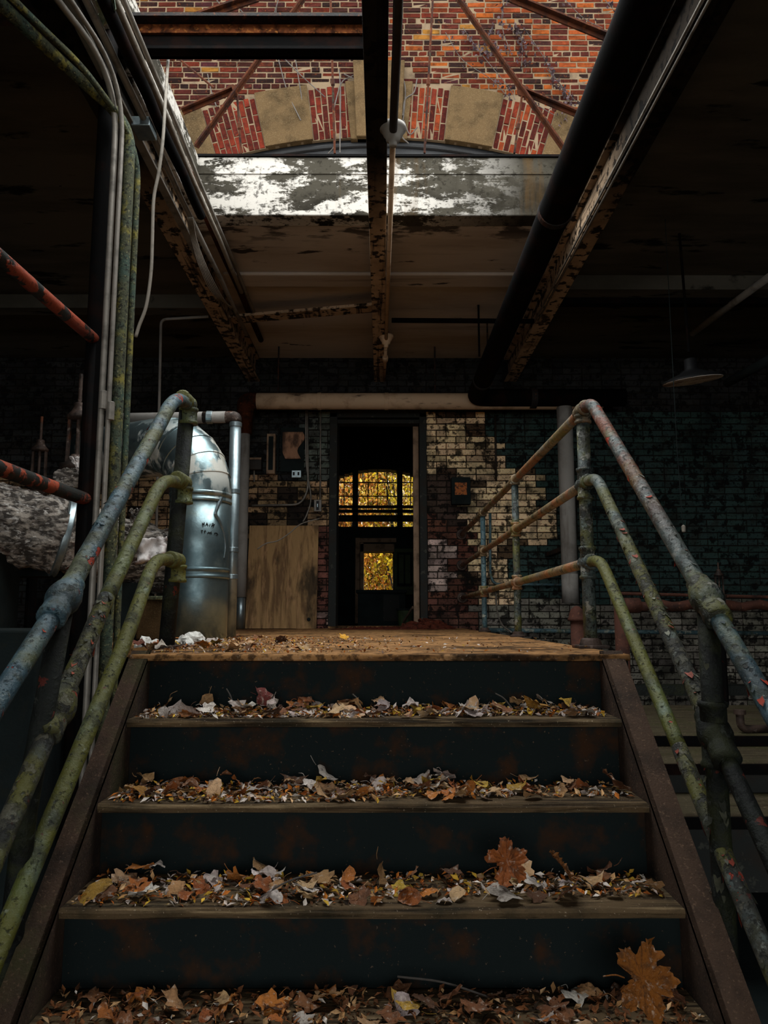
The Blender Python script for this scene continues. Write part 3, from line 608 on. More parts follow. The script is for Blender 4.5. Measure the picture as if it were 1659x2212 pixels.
# landing rails back to the wall
yw = YW - .01
wz = [pY(992, 1155, YW).z, pY(992, 1221, YW).z, pY(988, 1291, YW).z]
wx_ = RX + .0
ends = [Vector((wx_, yw, a)) for a in wz]
lr = [('top_rail', ptop, ends[0], 'pipe_tan', .022), ('middle_rail', pmid, ends[1], 'pipe_tan', .021), ('bottom_rail', pbot, ends[2], 'pipe_tan', .021)]
for nme, a, b, mt_, r in lr:
    part(nme, MB().tube([a.lerp(b, k / 6) for k in range(7)], r, 16), mt_, rr, smooth=True)
def onrail(a, b, Y): return a.lerp(b, (Y - a.y) / (b.y - a.y))
for Yp, mt_, r in ((4.68, 'pipe_post', .022), (6.2, 'pipe_teal', .021)):
    tp = onrail(ptop, ends[0], Yp)
    po = part('post', MB().tube([(RX, Yp, ZP), (RX, Yp, 0), (RX, Yp, .3), tp], r, 16), mt_, rr, smooth=True)
    part('base_flange', MB().lathe([(.05, 0), (.05, .008), (.035, .014), (.032, .03), (.024, .032)], (RX, Yp, ZP), seg=20), 'castiron', po)
    for a, b in ((ptop, ends[0]), (pmid, ends[1]), (pbot, ends[2])):
        p = onrail(a, b, Yp); mb = MB(); ball(mb, p, .034); collar(mb, p, (b - a), .026, .075); collar(mb, p, (0, 0, 1), .026, .09 if a is not ptop else .06); part('tee_fitting', mb, 'pipe_tan', po, smooth=True)
for p in ends: part('wall_flange', MB().lathe([(.024, -.03), (.03, -.028), (.034, -.012), (.052, -.008), (.055, 0)], p, (0, 1, 0), 20), 'castiron', rr)
# main post
po = part('post', MB().tube([(RX, PY, ZP), (RX, PY, .1), (RX, PY, .4), (RX, PY, ztop - .02)], .026, 20), 'pipe_post', rr, smooth=True)
part('base_flange', MB().box((RX - .06, PY - .06, ZP), (RX + .06, PY + .06, ZP + .012)).lathe([(.045, .01), (.042, .02), (.036, .035), (.028, .04)], (RX, PY, ZP), seg=20), 'castiron', po, bevel=.003)
# sloping rails: path from the tee, short level run, bend, down the slope
def slope_rail(p0, pts, r, mat_, nm, parent, bend=.10, seg=20):
    path = rounded([p0] + pts, bend, 8)
    dens = [path[0]]
    for a, b in zip(path, path[1:]):
        k = max(1, int((b - a).length / .05))
        for i in range(1, k + 1): dens.append(a.lerp(b, i / k))
    return part(nm, MB().tube(dens, r, seg, wob=.04), mat_, parent, smooth=True)
LP_Y = 1.945                                     # lower posts
tR = [rX(1338, 973), rX(1527, 1293), rX(1609, 1435)]; d = (tR[1] - tR[0]).normalized()
bendt = tR[0] - d * ((tR[0].z - ztop) / d.z)
cR = rX(1527, 1293); endR = cR + (tR[2] - cR).normalized() * 1.1
tr1 = slope_rail(ptop, [bendt, cR], .0235, 'pipe_topr', 'top_rail', rr)
tr2 = part('top_rail', MB().tube([cR.lerp(endR, k / 14) for k in range(15)], .0225, 20, wob=.05), 'pipe_blue', rr, smooth=True)
dm = (rX(1584, 1671) - rX(1319, 1097)); mm = rX(1319, 1097); bendm = mm - dm * ((mm.z - zmid) / dm.z); mend = mm + dm.normalized() * 1.9
mt1 = mm + dm * ((LP_Y - mm.y) / dm.y)
msp = mm.lerp(rX(1584, 1671), .32)
slope_rail(pmid, [bendm, msp], .0215, 'pipe_moss2', 'middle_rail', rr)
mr1 = part('middle_rail', MB().tube([msp.lerp(mt1, k / 16) for k in range(17)], .0225, 20, wob=.07), 'pipe_bark', rr, smooth=True, label='scaling dark length')
part('middle_rail', MB().tube([mt1.lerp(mend, k / 12) for k in range(13)], .0215, 18, wob=.05), 'pipe_shaded', rr, smooth=True)
db = (rX(1508, 1712) - rX(1355, 1346)); bb = rX(1355, 1346); bendb = bb - db * ((bb.z - zbot) / db.z); bend_ = bb + db.normalized() * 1.7
bsp = rX(1468, 1635); bsp = bb + db * ((bsp.y - bb.y) / db.y)
slope_rail(pbot, [bendb, bsp], .021, 'pipe_moss', 'bottom_rail', rr)
br2 = part('bottom_rail', MB().tube([bsp.lerp(bend_, k / 14) for k in range(15)], .0218, 18, wob=.07), 'pipe_bark', rr, smooth=True, label='peeled grey lower length')
for p, r in ((ptop, .034), (pmid, .034), (pbot, .034)):
    mb = MB(); ball(mb, p, r); collar(mb, p - Vector((0, .03, 0)), (0, 1, 0), .026, .05); collar(mb, p, (0, 0, 1), .028, .13) if p is not ptop else collar(mb, p - Vector((0, 0, .035)), (0, 0, 1), .028, .04)
    collar(mb, p + Vector((0, .03, 0)), (0, 1, 0), .025, .04); part('tee_fitting', mb, 'pipe_post' if p is not ptop else 'pipe_tan', po, smooth=True)
flakes('peeling_paint', mm, mt1, .0215, 90, mr1, 3, ['#5a5846', '#8a8a7a', '#3a3a2c', '#a85a4a'])
flakes('peeling_paint', cR, endR, .0225, 30, tr2, 4, ['#b3402a', '#4a5458', '#c8503a', '#2a2a28'])
flakes('peeling_paint', tR[0], cR, .0235, 24, tr1, 5, ['#b3402a', '#6a6a64', '#8a8a80'])
flakes('peeling_paint', bsp, bend_, .0215, 40, br2, 8, ['#3a3a2c', '#8a3a2a', '#5a5a4c'])
def tee_big(p, d, mat_, parent):
    d = d.normalized(); mb = MB()
    mb.lathe([(.024, -.07), (.030, -.066), (.031, -.05), (.036, -.034), (.0415, -.012), (.042, .008), (.038, .024), (.031, .034), (.0335, .038), (.0335, .062), (.0345, .066), (.0345, .082), (.029, .085), (.024, .086)], p, d, 22)
    return part('tee_fitting', mb, mat_, parent, smooth=True)
tee_big(cR, endR - cR, 'pipe_post', rr); tee_big(mt1, mend - mt1, 'pipe_shaded', rr)
bt1 = bb + db * ((LP_Y - .06 - bb.y) / db.y)
lpx = RX
part('post', MB().tube([(lpx, cR.y, cR.z - .02), (lpx, cR.y - .0, -.3), (lpx, cR.y, -.7), (lpx, cR.y, ZF)], .026, 18, wob=.05), 'pipe_shaded', rr, smooth=True, label='dark lower post')
mb = MB(); collar(mb, (lpx, cR.y, mt1.z), (0, 0, 1), .03, .16); ball(mb, (lpx, cR.y, mt1.z), .04); part('tee_fitting', mb, 'pipe_shaded', rr, smooth=True)
flakes('peeling_paint', (lpx, cR.y, -.1), (lpx, cR.y, -.75), .026, 60, rr, 6, ['#2a2c22', '#4a4a3a', '#6a2a22'])
# the railing on the other side
rl = thing('pipe_railing', 'mossy pipe railing whose three bent rails end at a post beside the aluminium duct', 'railing', (LX, 3.06, ZP))
def lX(px, py): return pX(px, py, LX)
zt, zm_, zb_ = lX(404, 882).z, lX(392, 1042).z, lX(378, 1210).z
pt_ = pY(404, 885, PY)
po = part('post', MB().tube([(LX, PY, ZP), Vector((LX, PY, ZP)).lerp(pt_, .4), pt_], .031, 20), 'pipe_shaded', rl, smooth=True, label='dark mossy post')
part('base_flange', MB().box((LX - .05, PY - .05, ZP), (LX + .05, PY + .05, ZP + .012)), 'castiron', po, bevel=.003)
pT, pM, pB = Vector((LX, PY, zt)), Vector((LX, PY, zm_)), Vector((LX, PY, zb_))
LR = -.775
def lR(px, py): return pX(px, py, LR)
pT, pM, pB = pY(408, 874, PY), pY(397, 1044, PY), pY(383, 1212, PY)
bt = pY(377, 858, 2.80); b = lR(137, 1293); endL = b + (lR(40, 1445) - b).normalized() * 1.1
tl1 = slope_rail(pT, [bt, b], .025, 'pipe_blue', 'top_rail', rl, bend=.11)
tl2 = part('top_rail', MB().tube([b.lerp(endL, k / 14) for k in range(15)], .0235, 20, wob=.06), 'pipe_blue', rl, smooth=True)
a = bt; bL = b
bm = pY(350, 1036, 2.80); spl = pX(230, 1291, -.80); q = pX(149, 1489, -.80); dd2 = (q - spl).normalized() * .6 + (spl - bm).normalized() * .4; m1 = spl + dd2 * ((LP_Y - spl.y) / dd2.y)
slope_rail(pM, [bm, spl], .0235, 'pipe_moss', 'middle_rail', rl, bend=.11)
ml2 = part('middle_rail', MB().tube([spl.lerp(m1, k / 10) for k in range(11)], .0242, 20, wob=.07), 'pipe_bark', rl, smooth=True, label='scaling dark length')
part('middle_rail', MB().tube([m1.lerp(m1 + dd2.normalized() * .9, k / 10) for k in range(11)], .0235, 18, wob=.07), 'pipe_bark', rl, smooth=True)
bm3 = pY(334, 1206, 2.80); a3 = pX(274, 1375, -.80); b3e = a3 + (pX(150, 1676, -.81) - a3).normalized() * 1.6
slope_rail(pB, [bm3, a3, b3e], .0235, 'pipe_moss', 'bottom_rail', rl, bend=.11)
for p in (pT, pM, pB):
    mb = MB(); ball(mb, p, .034); collar(mb, p - Vector((0, .035, 0)), (0, 1, 0), .027, .05); collar(mb, p - Vector((0, 0, .05)), (0, 0, 1), .033, .07); collar(mb, p - Vector((0, .09, 0)), (0, 1, 0), .026, .03); part('tee_fitting', mb, 'pipe_moss', po, smooth=True)
tee_big(bL, endL - bL, 'pipe_blue', rl); tee_big(m1, dd2, 'pipe_bark', rl)
part('post', MB().tube([bL - Vector((0, 0, .02)), Vector((bL.x - .06, bL.y, -.45)), Vector((bL.x - .08, bL.y, -.8)), Vector((bL.x - .085, bL.y, ZF))], .026, 18, wob=.06), 'pipe_shaded', rl, smooth=True, label='dark lower post')
flakes('peeling_paint', spl, m1, .0222, 80, ml2, 11, ['#3a3a2c', '#6a6a5a', '#a8503a'])
flakes('peeling_paint', bL, endL, .0225, 50, tl2, 12, ['#b3402a', '#4a5a66', '#c85a40', '#2a2e30'])
flakes('peeling_paint', a, bL, .0235, 24, tl1, 13, ['#a84030', '#55636a'])

# ------------------------------------------------------------------ beams, skylight frames, pipes under the ceiling
def ibeam(name, label, x0, x1, y0, y1, z0, z1, mat_):
    t = thing(name, label, 'beam', ((x0 + x1) / 2, y0, z0))
    xm = (x0 + x1) / 2
    part('bottom_flange', MB().box((x0, y0, z0), (x1, y1, z0 + .022)), mat_, t, bevel=.004)
    part('web', MB().box((xm - .02, y0, z0 + .022), (xm + .02, y1, z1 - .02)), mat_, t)
    part('top_flange', MB().box((x0, y0, z1 - .02), (x1, y1, z1)), mat_, t)
    return t
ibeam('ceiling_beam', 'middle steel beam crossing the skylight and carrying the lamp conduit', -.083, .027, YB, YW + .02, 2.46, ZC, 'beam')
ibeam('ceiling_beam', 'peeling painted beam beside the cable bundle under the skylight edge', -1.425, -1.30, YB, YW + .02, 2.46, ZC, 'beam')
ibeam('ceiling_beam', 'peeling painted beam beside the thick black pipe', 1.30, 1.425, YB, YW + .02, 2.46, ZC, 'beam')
t = thing('cross_beam', 'rusty channel beam spanning half the skylight to the middle beam', 'beam', (-.7, 3.4, 2.68))
part('web', MB().box((-1.42, 3.40, 2.685), (-.05, 3.42, 2.86)), 'black', t)
part('top_flange', MB().box((-1.42, 3.33, 2.845), (-.05, 3.42, 2.862)), 'steel', t)
part('lower_flange', MB().box((-1.42, 3.345, 2.685), (-.05, 3.42, 2.70)), 'black', t)
part('rust_angle', MB().box((-1.42, 3.385, 2.80), (-.05, 3.40, 2.862)), 'rustbright', t, label='bright orange rusted angle')
t = thing('stub_beam', 'dark beam end above the bent conduits', 'beam', (-1.9, 2.9, 2.48))
part('web', MB().box((-2.6, 2.86, 2.5), (-1.36, 2.93, 2.66)), 'steel', t); part('lower_flange', MB().box((-2.6, 2.82, 2.485), (-1.38, 2.97, 2.5)), 'steel', t)
part('end_plate', MB().box((-1.36, 2.82, 2.47), (-1.345, 2.98, 2.67)), 'castiron', t)
m = MB(); src = [(205, 2), (246, -6), (250, 22), (243, 44), (222, 58), (212, 60), (206, 40), (214, 30)]
vs = [pZ(px, py, 2.50 + .03 * (i % 2)) for i, (px, py) in enumerate(src)]; k = len(vs)
m.add([v for v in vs] + [v + Vector((0, .004, .012)) for v in vs], [tuple(range(k)), tuple(range(2 * k - 1, k - 1, -1))] + [(i, k + i, k + (i + 1) % k, (i + 1) % k) for i in range(k)])
solo('loose_sheet', m, 'sheet', 'torn greenish flaking sheet hanging beside the beam end', 'sheet', vs[0])
# skylight trusses
def angle(name, a, b, wd, parent, mat_='rust'):
    part(name, MB().bar(a, b, .012, wd, up=(0, 0, 1)).bar(Vector(a) + Vector((0, -.02, 0)), Vector(b) + Vector((0, -.02, 0)), .04, .012), mat_, parent)
YT = 4.97; Tq = lambda px, py: pY(px, py, YT)
t = thing('skylight_truss', 'rusty far truss of the skylight standing on the whitewashed curb', 'truss', (0, YT, SKZ))
angle('rafter', Tq(393, 241), Tq(502, 195), .055, t); angle('rafter', Tq(1130, 197), Tq(1262, 252), .055, t)
angle('diagonal', Tq(424, 318), Tq(657, -4), .035, t); angle('diagonal', Tq(988, -4), Tq(1217, 322), .035, t)
for a, b in (((512, 200), (521, 333)), ((1128, 203), (1111, 331)), ((714, -4), (723, 332)), ((935, -4), (917, 331))):
    part('hanger_rod', MB().tube([Tq(*a), Tq(*b)], .008, 8), 'rust', t)
    mid = Tq(*a).lerp(Tq(*b), .55); part('turnbuckle', MB().lathe([(.008, -.03), (.014, -.02), (.014, .02), (.008, .03)], mid, Tq(*b) - Tq(*a), 10), 'rust', t)
part('brace_rod', MB().tube([Tq(385, 126), Tq(462, 190)], .008, 8), 'rust', t)
for p in ((502, 196), (1130, 197)): part('gusset', MB().lathe([(.045, -.008), (.045, .008)], Tq(*p), (0, 1, 0), 8), 'rust', t)
YN = 4.3; Tn = lambda px, py: pY(px, py, YN)
t = thing('skylight_truss', 'rusty nearer pair of skylight rafters above the cross beam', 'truss', (0, YN, SKZ))
angle('rafter', Tn(320, 74), Tn(556, -6), .06, t); angle('rafter', Tn(1100, -6), Tn(1340, 92), .06, t)
part('bracket', MB().box(Tn(336, 74) - Vector((.03, .02, .03)), Tn(336, 74) + Vector((.05, .02, .02))), 'rust', t)
# conduit with lamp holders under the middle beam
t = thing('lamp_conduit', 'conduit with two round lamp holders clipped under the middle beam', 'conduit', (.04, 3, 2.42))
za = 2.435
a = pZ(853, 0, za); f1 = pZ(849, 290, za); f2 = pZ(834, 735, za); e2 = pZ(830, 822, za)
part('conduit_pipe', MB().tube([(f1.x + .012, YB + .1, za), (f1.x + .008, 3, za), f1], .021, 14), 'box', t, smooth=True)
part('conduit_pipe', MB().tube([f1, f1.lerp(f2, .5), f2], .0155, 14), 'creampipe', t, smooth=True)
part('conduit_pipe', MB().tube([f2, e2], .0145, 14), 'creampipe', t, smooth=True)
for p, s in ((f1, 1.0), (f2, 1.0)):
    part('lamp_holder', MB().lathe([(.02 * s, .05), (.065 * s, .045), (.068 * s, .025), (.058 * s, .018), (.05 * s, -.005), (.04 * s, -.012), (.036 * s, -.035), (.022 * s, -.04), (.02 * s, -.065), (.008 * s, -.07)], p, (0, 0, 1), 24), 'whitepipe' if s and p is f1 else 'creampipe', t, smooth=True)
    part('cap', MB().lathe([(.03, .05), (.034, .06), (.02, .085)], p, (0, 0, 1), 8), 'rustbright', t)
j = f2.lerp(e2, .42); part('coupling', MB().lathe([(.015, -.06), (.026, -.055), (.03, 0), (.026, .055), (.015, .06)], j, e2 - f2, 14), 'creampipe', t, smooth=True)
# thick black pipe on the other side
bx, bz, br = .935, 2.165, .088
t = thing('black_pipe', 'thick black pipe running under the skylight and turning along the wall', 'pipe', (bx, 3, bz))
yel = pY(1022, 868, YW - .42).y
path = rounded([(bx, YB + .1, bz), (bx, yel, bz), (bx + 1.5, yel, bz)], .13, 8)
part('pipe_run', MB().tube([path[0], path[0].lerp(path[1], .33), path[0].lerp(path[1], .66)] + path[1:], br, 24), 'black', t, smooth=True)
for y in (3.9, 6.9): part('strap', MB().lathe([(br + .002, -.02), (br + .006, -.02), (br + .006, .02), (br + .002, .02)], (bx, y, bz), (0, 1, 0), 24), 'steel', t)
part('hanger_bolt', MB().tube([(bx + .05, 6.9, bz + br), (bx + .05, 6.9, ZC)], .008, 8), 'steel', t)
part('flange', MB().lathe([(br, -.03), (br + .02, -.03), (br + .02, .03), (br, .03)], (bx + .58, yel, bz), (1, 0, 0), 24), 'steel', t)
for dz, dx in ((0, 0), (.03, .022)):
    solo('thin_conduit', MB().tube([(1.285 + dx, YB + .1, 2.45 - dz * .5), (1.285 + dx, 4.0, 2.45 - dz * .5), (1.29 + dx, 6.2, 2.46)], .007, 8), 'conduit', 'thin bright conduit clipped under the beam by the black pipe' if dx else 'inner thin conduit on the beam edge nearer the black pipe', 'conduit', (1.285 + dx, YB + .1, 2.45), smooth=True)
# cable and conduit bundle on the opposite beam
def along(px, py, Z, yend, r, mat_, name, label, sag=0, grp='conduits along the skylight beam'):
    p = pZ(px, py, Z); pts = [(p.x, YB + .1, Z), (p.x, p.y, Z)]
    for k in range(1, 7):
        y = p.y + (yend - p.y) * k / 6; pts.append((p.x + .004 * math.sin(k * 2), y, Z - sag * (k / 6) ** 2))
    return solo(name, MB().tube(pts, r, 12), mat_, label, 'conduit', pts[0], smooth=True)
along(250, 132, 2.49, 6.6, .017, 'conduit', 'beam_conduit', 'tan conduit lowest of those along the skylight beam', .0)
along(284, 132, 2.52, 4.6, .028, 'black', 'beam_conduit', 'rough black pipe beside the tan conduit on the skylight beam')
along(306, 132, 2.58, 5.9, .016, 'cable', 'beam_conduit', 'pale conduit between the black pipe and the whitewashed curb')
along(322, 132, 2.62, 6.4, .013, 'conduit', 'beam_conduit', 'slim grey conduit nearest the whitewashed curb')
along(352, 250, 2.66, 7.2, .026, 'rust', 'beam_conduit', 'rust edged dark pipe tight against the skylight curb')
m = MB().box((-1.30, YB + .1, 2.463), (-1.255, 5.6, 2.478)); solo('steel_strip', m, 'conduit', 'flat grey steel strip along the skylight beam edge', 'strip', (-1.28, YB, 2.46))
m = MB().box(pZ(282, 270, 2.45) - Vector((0, .0, .0)), pZ(335, 297, 2.45) + Vector((0, .03, .05))); solo('junction_box', m, 'galv', 'small steel box clamped across the conduits', 'box', pZ(282, 290, 2.45), bevel=.004)
wires = MB()
for k in range(6):
    o = k * 2.2; pts = [pZ(405 + o, 470, 2.46), pZ(414 + o, 520, 2.44 - k * .004), pZ(430 + o * 1.4, 575, 2.41 - k * .006), pZ(458 + o * 1.2, 632 - k, 2.43 - k * .004), pZ(502 - k, 664 + k * .5, 2.47)]
    solo('loose_wire', MB().tube(spline(pts, 6), .0038, 6), 'cable', 'one of the slack pale wires drooping from the skylight beam', 'wire', pts[0], smooth=True, group='slack wires under the skylight beam')
pts = [pY(364, 118, 3.46), pY(358, 205, 3.3), pY(352, 300, 3.25), pY(343, 372, 3.25), pY(332, 430, 3.25), pY(329, 520, 3.25), pY(326, 590, 3.25), pY(316, 660, 3.25), pY(300, 705, 3.25), pY(293, 728, 3.25)]
solo('hanging_cable', MB().tube(spline(pts, 6), .0075, 8), 'cable', 'single grey cable dangling beside the mossy conduits', 'cable', pts[0], smooth=True)
# vertical conduits
def vpipe(px, Y, ztop_, dirv, r, mat_, label, bend=.4, ends_=None, name='vertical_conduit'):
    p = pY(px, 700, Y); z1 = ztop_
    pts = [(p.x, Y, ZF), (p.x, Y, -.4), (p.x, Y, .6), (p.x, Y, z1)] + ends_(p)
    path = rounded(pts, bend, 10)
    return solo(name, MB().tube(path, r, 14), mat_, label, 'conduit', (p.x, Y, ZF), smooth=True)
vpipe(206, 3.3, 2.3, None, .036, 'black', 'thick black vertical pipe behind the grey conduits', .3, lambda p: [(p.x, 3.3, ZC)])
vpipe(228, 3.2, 2.42, None, .0135, 'conduit', 'grey vertical conduit outermost beside the black pipe', .5, lambda p: [(p.x - .12, 2.6, 2.42), (p.x - .3, .8, 2.44)])
vpipe(243.5, 3.2, 2.40, None, .0105, 'conduit', 'slim grey vertical conduit between its grey neighbour and the mossy ones', .5, lambda p: [(p.x - .08, 2.6, 2.41), (p.x - .25, .8, 2.43)])
vpipe(262, 3.3, 2.26, None, .026, 'conduit_moss', 'thick mossy yellow vertical conduit', .4, lambda p: [pZ(165, 165, 2.33), pZ(60, 65, 2.33), pZ(-60, -50, 2.33)])
vpipe(283, 3.36, 2.2, None, .0135, 'conduit_moss', 'slim mossy vertical conduit nearest the hanging cable', .4, lambda p: [pZ(175, 140, 2.3), pZ(92, 62, 2.3), pZ(-20, -50, 2.3)])
for px, py, Y, r in ((223, 865, 3.2, .0175), (239, 888, 3.2, .014)):
    p = pY(px, py, Y); solo('conduit_coupling', MB().lathe([(r, -.04), (r + .002, -.038), (r + .002, .038), (r, .04)], p, (0, 0, 1), 16), 'conduit', 'sleeve coupling on the %s grey vertical conduit' % ('wider' if r > .015 else 'slimmer'), 'coupling', p)
# red flecked guard rails by the conduits
gx = pY(205, 735, 3.3).x
t = thing('guard_rail', 'two dark pipe guard rails with flaking red paint behind the vertical conduits', 'railing', (gx, 3.3, ZF))
p1 = pX(203, 733, gx); p2 = pX(-10, 548, gx); p3 = pX(190, 1080, gx); p4 = pX(-10, 1008, gx)
part('top_rail', MB().tube([p1, p1.lerp(p2, .5), p2, p2 + (p2 - p1)], .026, 16, wob=.05), 'pipe_red', t, smooth=True)
part('lower_rail', MB().tube([p3, p3.lerp(p4, .5), p4, p4 + (p4 - p3)], .028, 16, wob=.05), 'pipe_red', t, smooth=True)
part('post', MB().tube([(gx, p1.y, ZF), (gx, p1.y, 0), (gx, p1.y, p1.z)], .026, 14), 'black', t, smooth=True)
part('post', MB().tube([(gx, .6, ZF), (gx, .6, p1.z)], .026, 14), 'black', t, smooth=True)

# ------------------------------------------------------------------ aluminium duct and its neighbours
ty = 4.25; tx = pY(428, 1250, ty).x; tr = .165; z0 = ZP - .006
t = thing('aluminium_duct', 'dented aluminium clad duct elbow standing on the landing', 'duct', (tx, ty, z0))
zs = pY(430, 1068, ty - tr).z
part('duct_body', MB().lathe([(tr, 0), (tr, .25), (tr, .5), (tr, zs - z0)], (tx, ty, z0), seg=40), 'alu', t, smooth=True)
for zz in (zs, pY(430, 1236, ty - tr).z):
    part('band', MB().lathe([(tr, -.03), (tr + .007, -.026), (tr + .007, -.014), (tr + .003, -.01), (tr + .003, .01), (tr + .007, .014), (tr + .007, .026), (tr, .03)], (tx, ty, zz), seg=40), 'alu', t, smooth=True)
# gored elbow: turns from vertical toward -X and slightly back
er = .31; cen = Vector((tx - er, ty, zs + .02)); dirx = Vector((-1, .55, 0)).normalized(); cen = Vector((tx, ty, zs + .02)) + dirx * er; pts = []; gore = 6
for k in range(gore * 3 + 1):
    a = math.pi / 2 * k / (gore * 3); pts.append(cen - dirx * er * math.cos(a) + Vector((0, 0, er * math.sin(a))))
pts += [pts[-1] + dirx * .6]
part('duct_elbow', MB().tube([Vector((tx, ty, zs))] + pts, tr + .004, 36), 'alu', t, smooth=True)
for k in range(1, gore):
    a = math.pi / 2 * k / gore; p = cen - dirx * er * math.cos(a) + Vector((0, 0, er * math.sin(a))); ax = dirx * math.sin(a) + Vector((0, 0, math.cos(a)))
    part('gore_seam', MB().lathe([(tr + .003, -.008), (tr + .008, -.005), (tr + .008, .005), (tr + .003, .008)], p, ax, 36), 'alu', t)
mb = MB()
def cylpt(px, py):                                 # point on the front of the body
    r = ray(px, py); A = r.x ** 2 + r.y ** 2; B = -2 * (r.x * tx + r.y * ty); Cc = tx * tx + ty * ty - (tr + .0015) ** 2
    s = (-B - math.sqrt(max(0, B * B - 4 * A * Cc))) / (2 * A); return r * s
strokes = [[(437, 1129), (438, 1137)], [(441, 1128), (441, 1136)], [(437, 1132), (442, 1131)], [(444, 1136), (447, 1129), (450, 1136)], [(445, 1133), (449, 1133)], [(454, 1132), (453, 1137)], [(457, 1137), (460, 1130), (463, 1134), (460, 1140)], [(464, 1132), (459, 1136)],
           [(434, 1146), (439, 1146)], [(436, 1147), (436, 1152)], [(443, 1145), (442, 1152)], [(441, 1148), (445, 1147)], [(448, 1153), (451, 1149), (454, 1153)], [(449, 1151), (456, 1150)], [(456, 1148), (457, 1154)], [(463, 1154), (464, 1151), (468, 1151), (471, 1155), (467, 1156)]]
for s in strokes: mb.tube([cylpt(*q) for q in s], .0022, 5)
part('handwriting', mb, 'ink', t, label='two short lines of black handwriting')
mb = MB(); rs = spline([cylpt(*q) for q in ((478, 1075), (470, 1095), (466, 1110), (474, 1125), (483, 1150), (487, 1180), (484, 1205))], 5)
mb.tube(rs, [.012 - .009 * i / len(rs) for i in range(len(rs))], 6); part('sealant_run', mb, 'galv', t, label='pale run of sealant')
def vert(px, Y, py0, py1, r, mat_, bands=()):
    x = pY(px, (py0 + py1) / 2, Y).x; return x, pY(px, py0, Y).z, pY(px, py1, Y).z
x, za, zb2 = vert(503, 4.55, 912, 1370, .033, 'galv')
t = thing('steam_pipe', 'slim silver clad pipe with a level arm standing close to the aluminium duct', 'pipe', (x, 4.55, ZP))
part('pipe_jacket', MB().tube([(x, 4.55, ZP), (x, 4.55, .4), (x, 4.55, za + .02)], .034, 20), 'galv', t, smooth=True)
for py in (918, 1062, 1188, 1246): part('band', MB().lathe([(.034, -.015), (.038, -.012), (.038, .012), (.034, .015)], (x, 4.55, pY(503, py, 4.55).z), seg=20), 'galv', t)
zt2 = pY(450, 901, 4.55).z
part('elbow', MB().tube(rounded([(x, 4.55, za), (x, 4.55, zt2), (x - .2, 4.56, zt2)], .06, 6), .036, 18), 'castiron', t, smooth=True, label='stripped elbow')
part('level_arm', MB().tube([(x - .06, 4.55, zt2), (x - .3, 4.57, zt2), (x - .75, 4.6, zt2)], .036, 18), 'whitepipe', t, smooth=True)
part('band', MB().lathe([(.036, -.02), (.04, -.015), (.04, .015), (.036, .02)], (x - .16, 4.558, zt2), (1, 0, 0), 20), 'galv', t)
yh = 7.55; zl = pY(800, 867, yh).z
t = thing('wall_main_pipe', 'long cream lagged pipe level across the wall above the doorway', 'pipe', (0, yh, zl))
xa, xb2 = pY(538, 867, yh).x, pY(1300, 867, yh).x
part('pipe_run', MB().tube([(xa + (xb2 - xa) * k / 8, yh, zl) for k in range(9)], .083, 24), 'creampipe', t, smooth=True)
for px in (690, 835): part('band', MB().lathe([(.083, -.02), (.088, -.018), (.088, .018), (.083, .02)], (pY(px, 867, yh).x, yh, zl), (1, 0, 0), 24), 'creampipe', t)
xd = pY(525, 1100, yh).x
part('elbow', MB().tube(rounded([(xa + .08, yh, zl), (xd, yh, zl), (xd, yh, zl - .34)], .12, 8), [.088] * 10 + [.07], 20), 'rust', t, smooth=True, label='rusty elbow')
part('drop_wrap', MB().tube([(xd, yh, zl - .25), (xd, yh, .6), (xd, yh, pY(525, 1290, yh).z)], .053, 16), 'whitepipe', t, smooth=True, label='pale wrapped drop leg')
part('drop_foot', MB().tube([(xd, yh, pY(525, 1290, yh).z), (xd, yh, ZP)], .045, 16), 'galv', t, smooth=True, label='bare grey foot of the drop leg')
for px in (600, 940): part('hanger', MB().tube([(pY(px, 867, yh).x, yh, zl + .08), (pY(px, 867, yh).x, yh, ZC)], .008, 8), 'steel', t)
# lagged drum at the side
ax0, ax1 = pY(-20, 1125, 3.9), pY(372, 1215, 4.35)
t = thing('lagged_vessel', 'long vessel wrapped in torn fibre lagging behind the vertical conduits', 'vessel', (ax0.x, ax0.y, ZF))
def rag(p0, p1, r, seed, amp=.05, seg=44, rings=30):
    mb = MB(); d = (p1 - p0); dn = d.normalized(); u = Vector((0, 0, 1)); u = (u - dn * u.dot(dn)).normalized(); b = dn.cross(u)
    for i in range(rings + 1):
        p = p0 + d * i / rings
        for k in range(seg):
            a = 2 * math.pi * k / seg; q = p + (u * math.cos(a) + b * math.sin(a)) * r
            h = noise.fractal(q * 9 + Vector((seed, 0, 0)), 1.0, 2.0, 4) * amp
            mb.v.append(tuple(p + (u * math.cos(a) + b * math.sin(a)) * (r + h)))
    for i in range(rings):
        for k in range(seg):
            k2 = (k + 1) % seg; mb.f.append((i * seg + k, i * seg + k2, (i + 1) * seg + k2, (i + 1) * seg + k))
    mb.f.append(tuple(range(seg))[::-1]); mb.f.append(tuple(rings * seg + k for k in range(seg))); return mb
vd = (ax1 - ax0); part('lagging', rag(ax0 - vd * .4, ax0 + vd * .36, .2, 3, .035), 'fibre', t, smooth=True)
part('lagging', rag(ax0 + vd * .38, ax1, .18, 9, .045), 'fibre', t, smooth=True)
part('end_ring', MB().lathe([(.16, -.02), (.205, -.02), (.215, -.012), (.205, 0), (.215, .012), (.205, .02), (.16, .02)], ax0 + vd * .37, vd, 36), 'galv', t, smooth=True)
part('end_ring', MB().lathe([(.16, -.006), (.2, -.006), (.2, .006), (.16, .006)], ax1, vd, 36), 'galv', t, smooth=True)
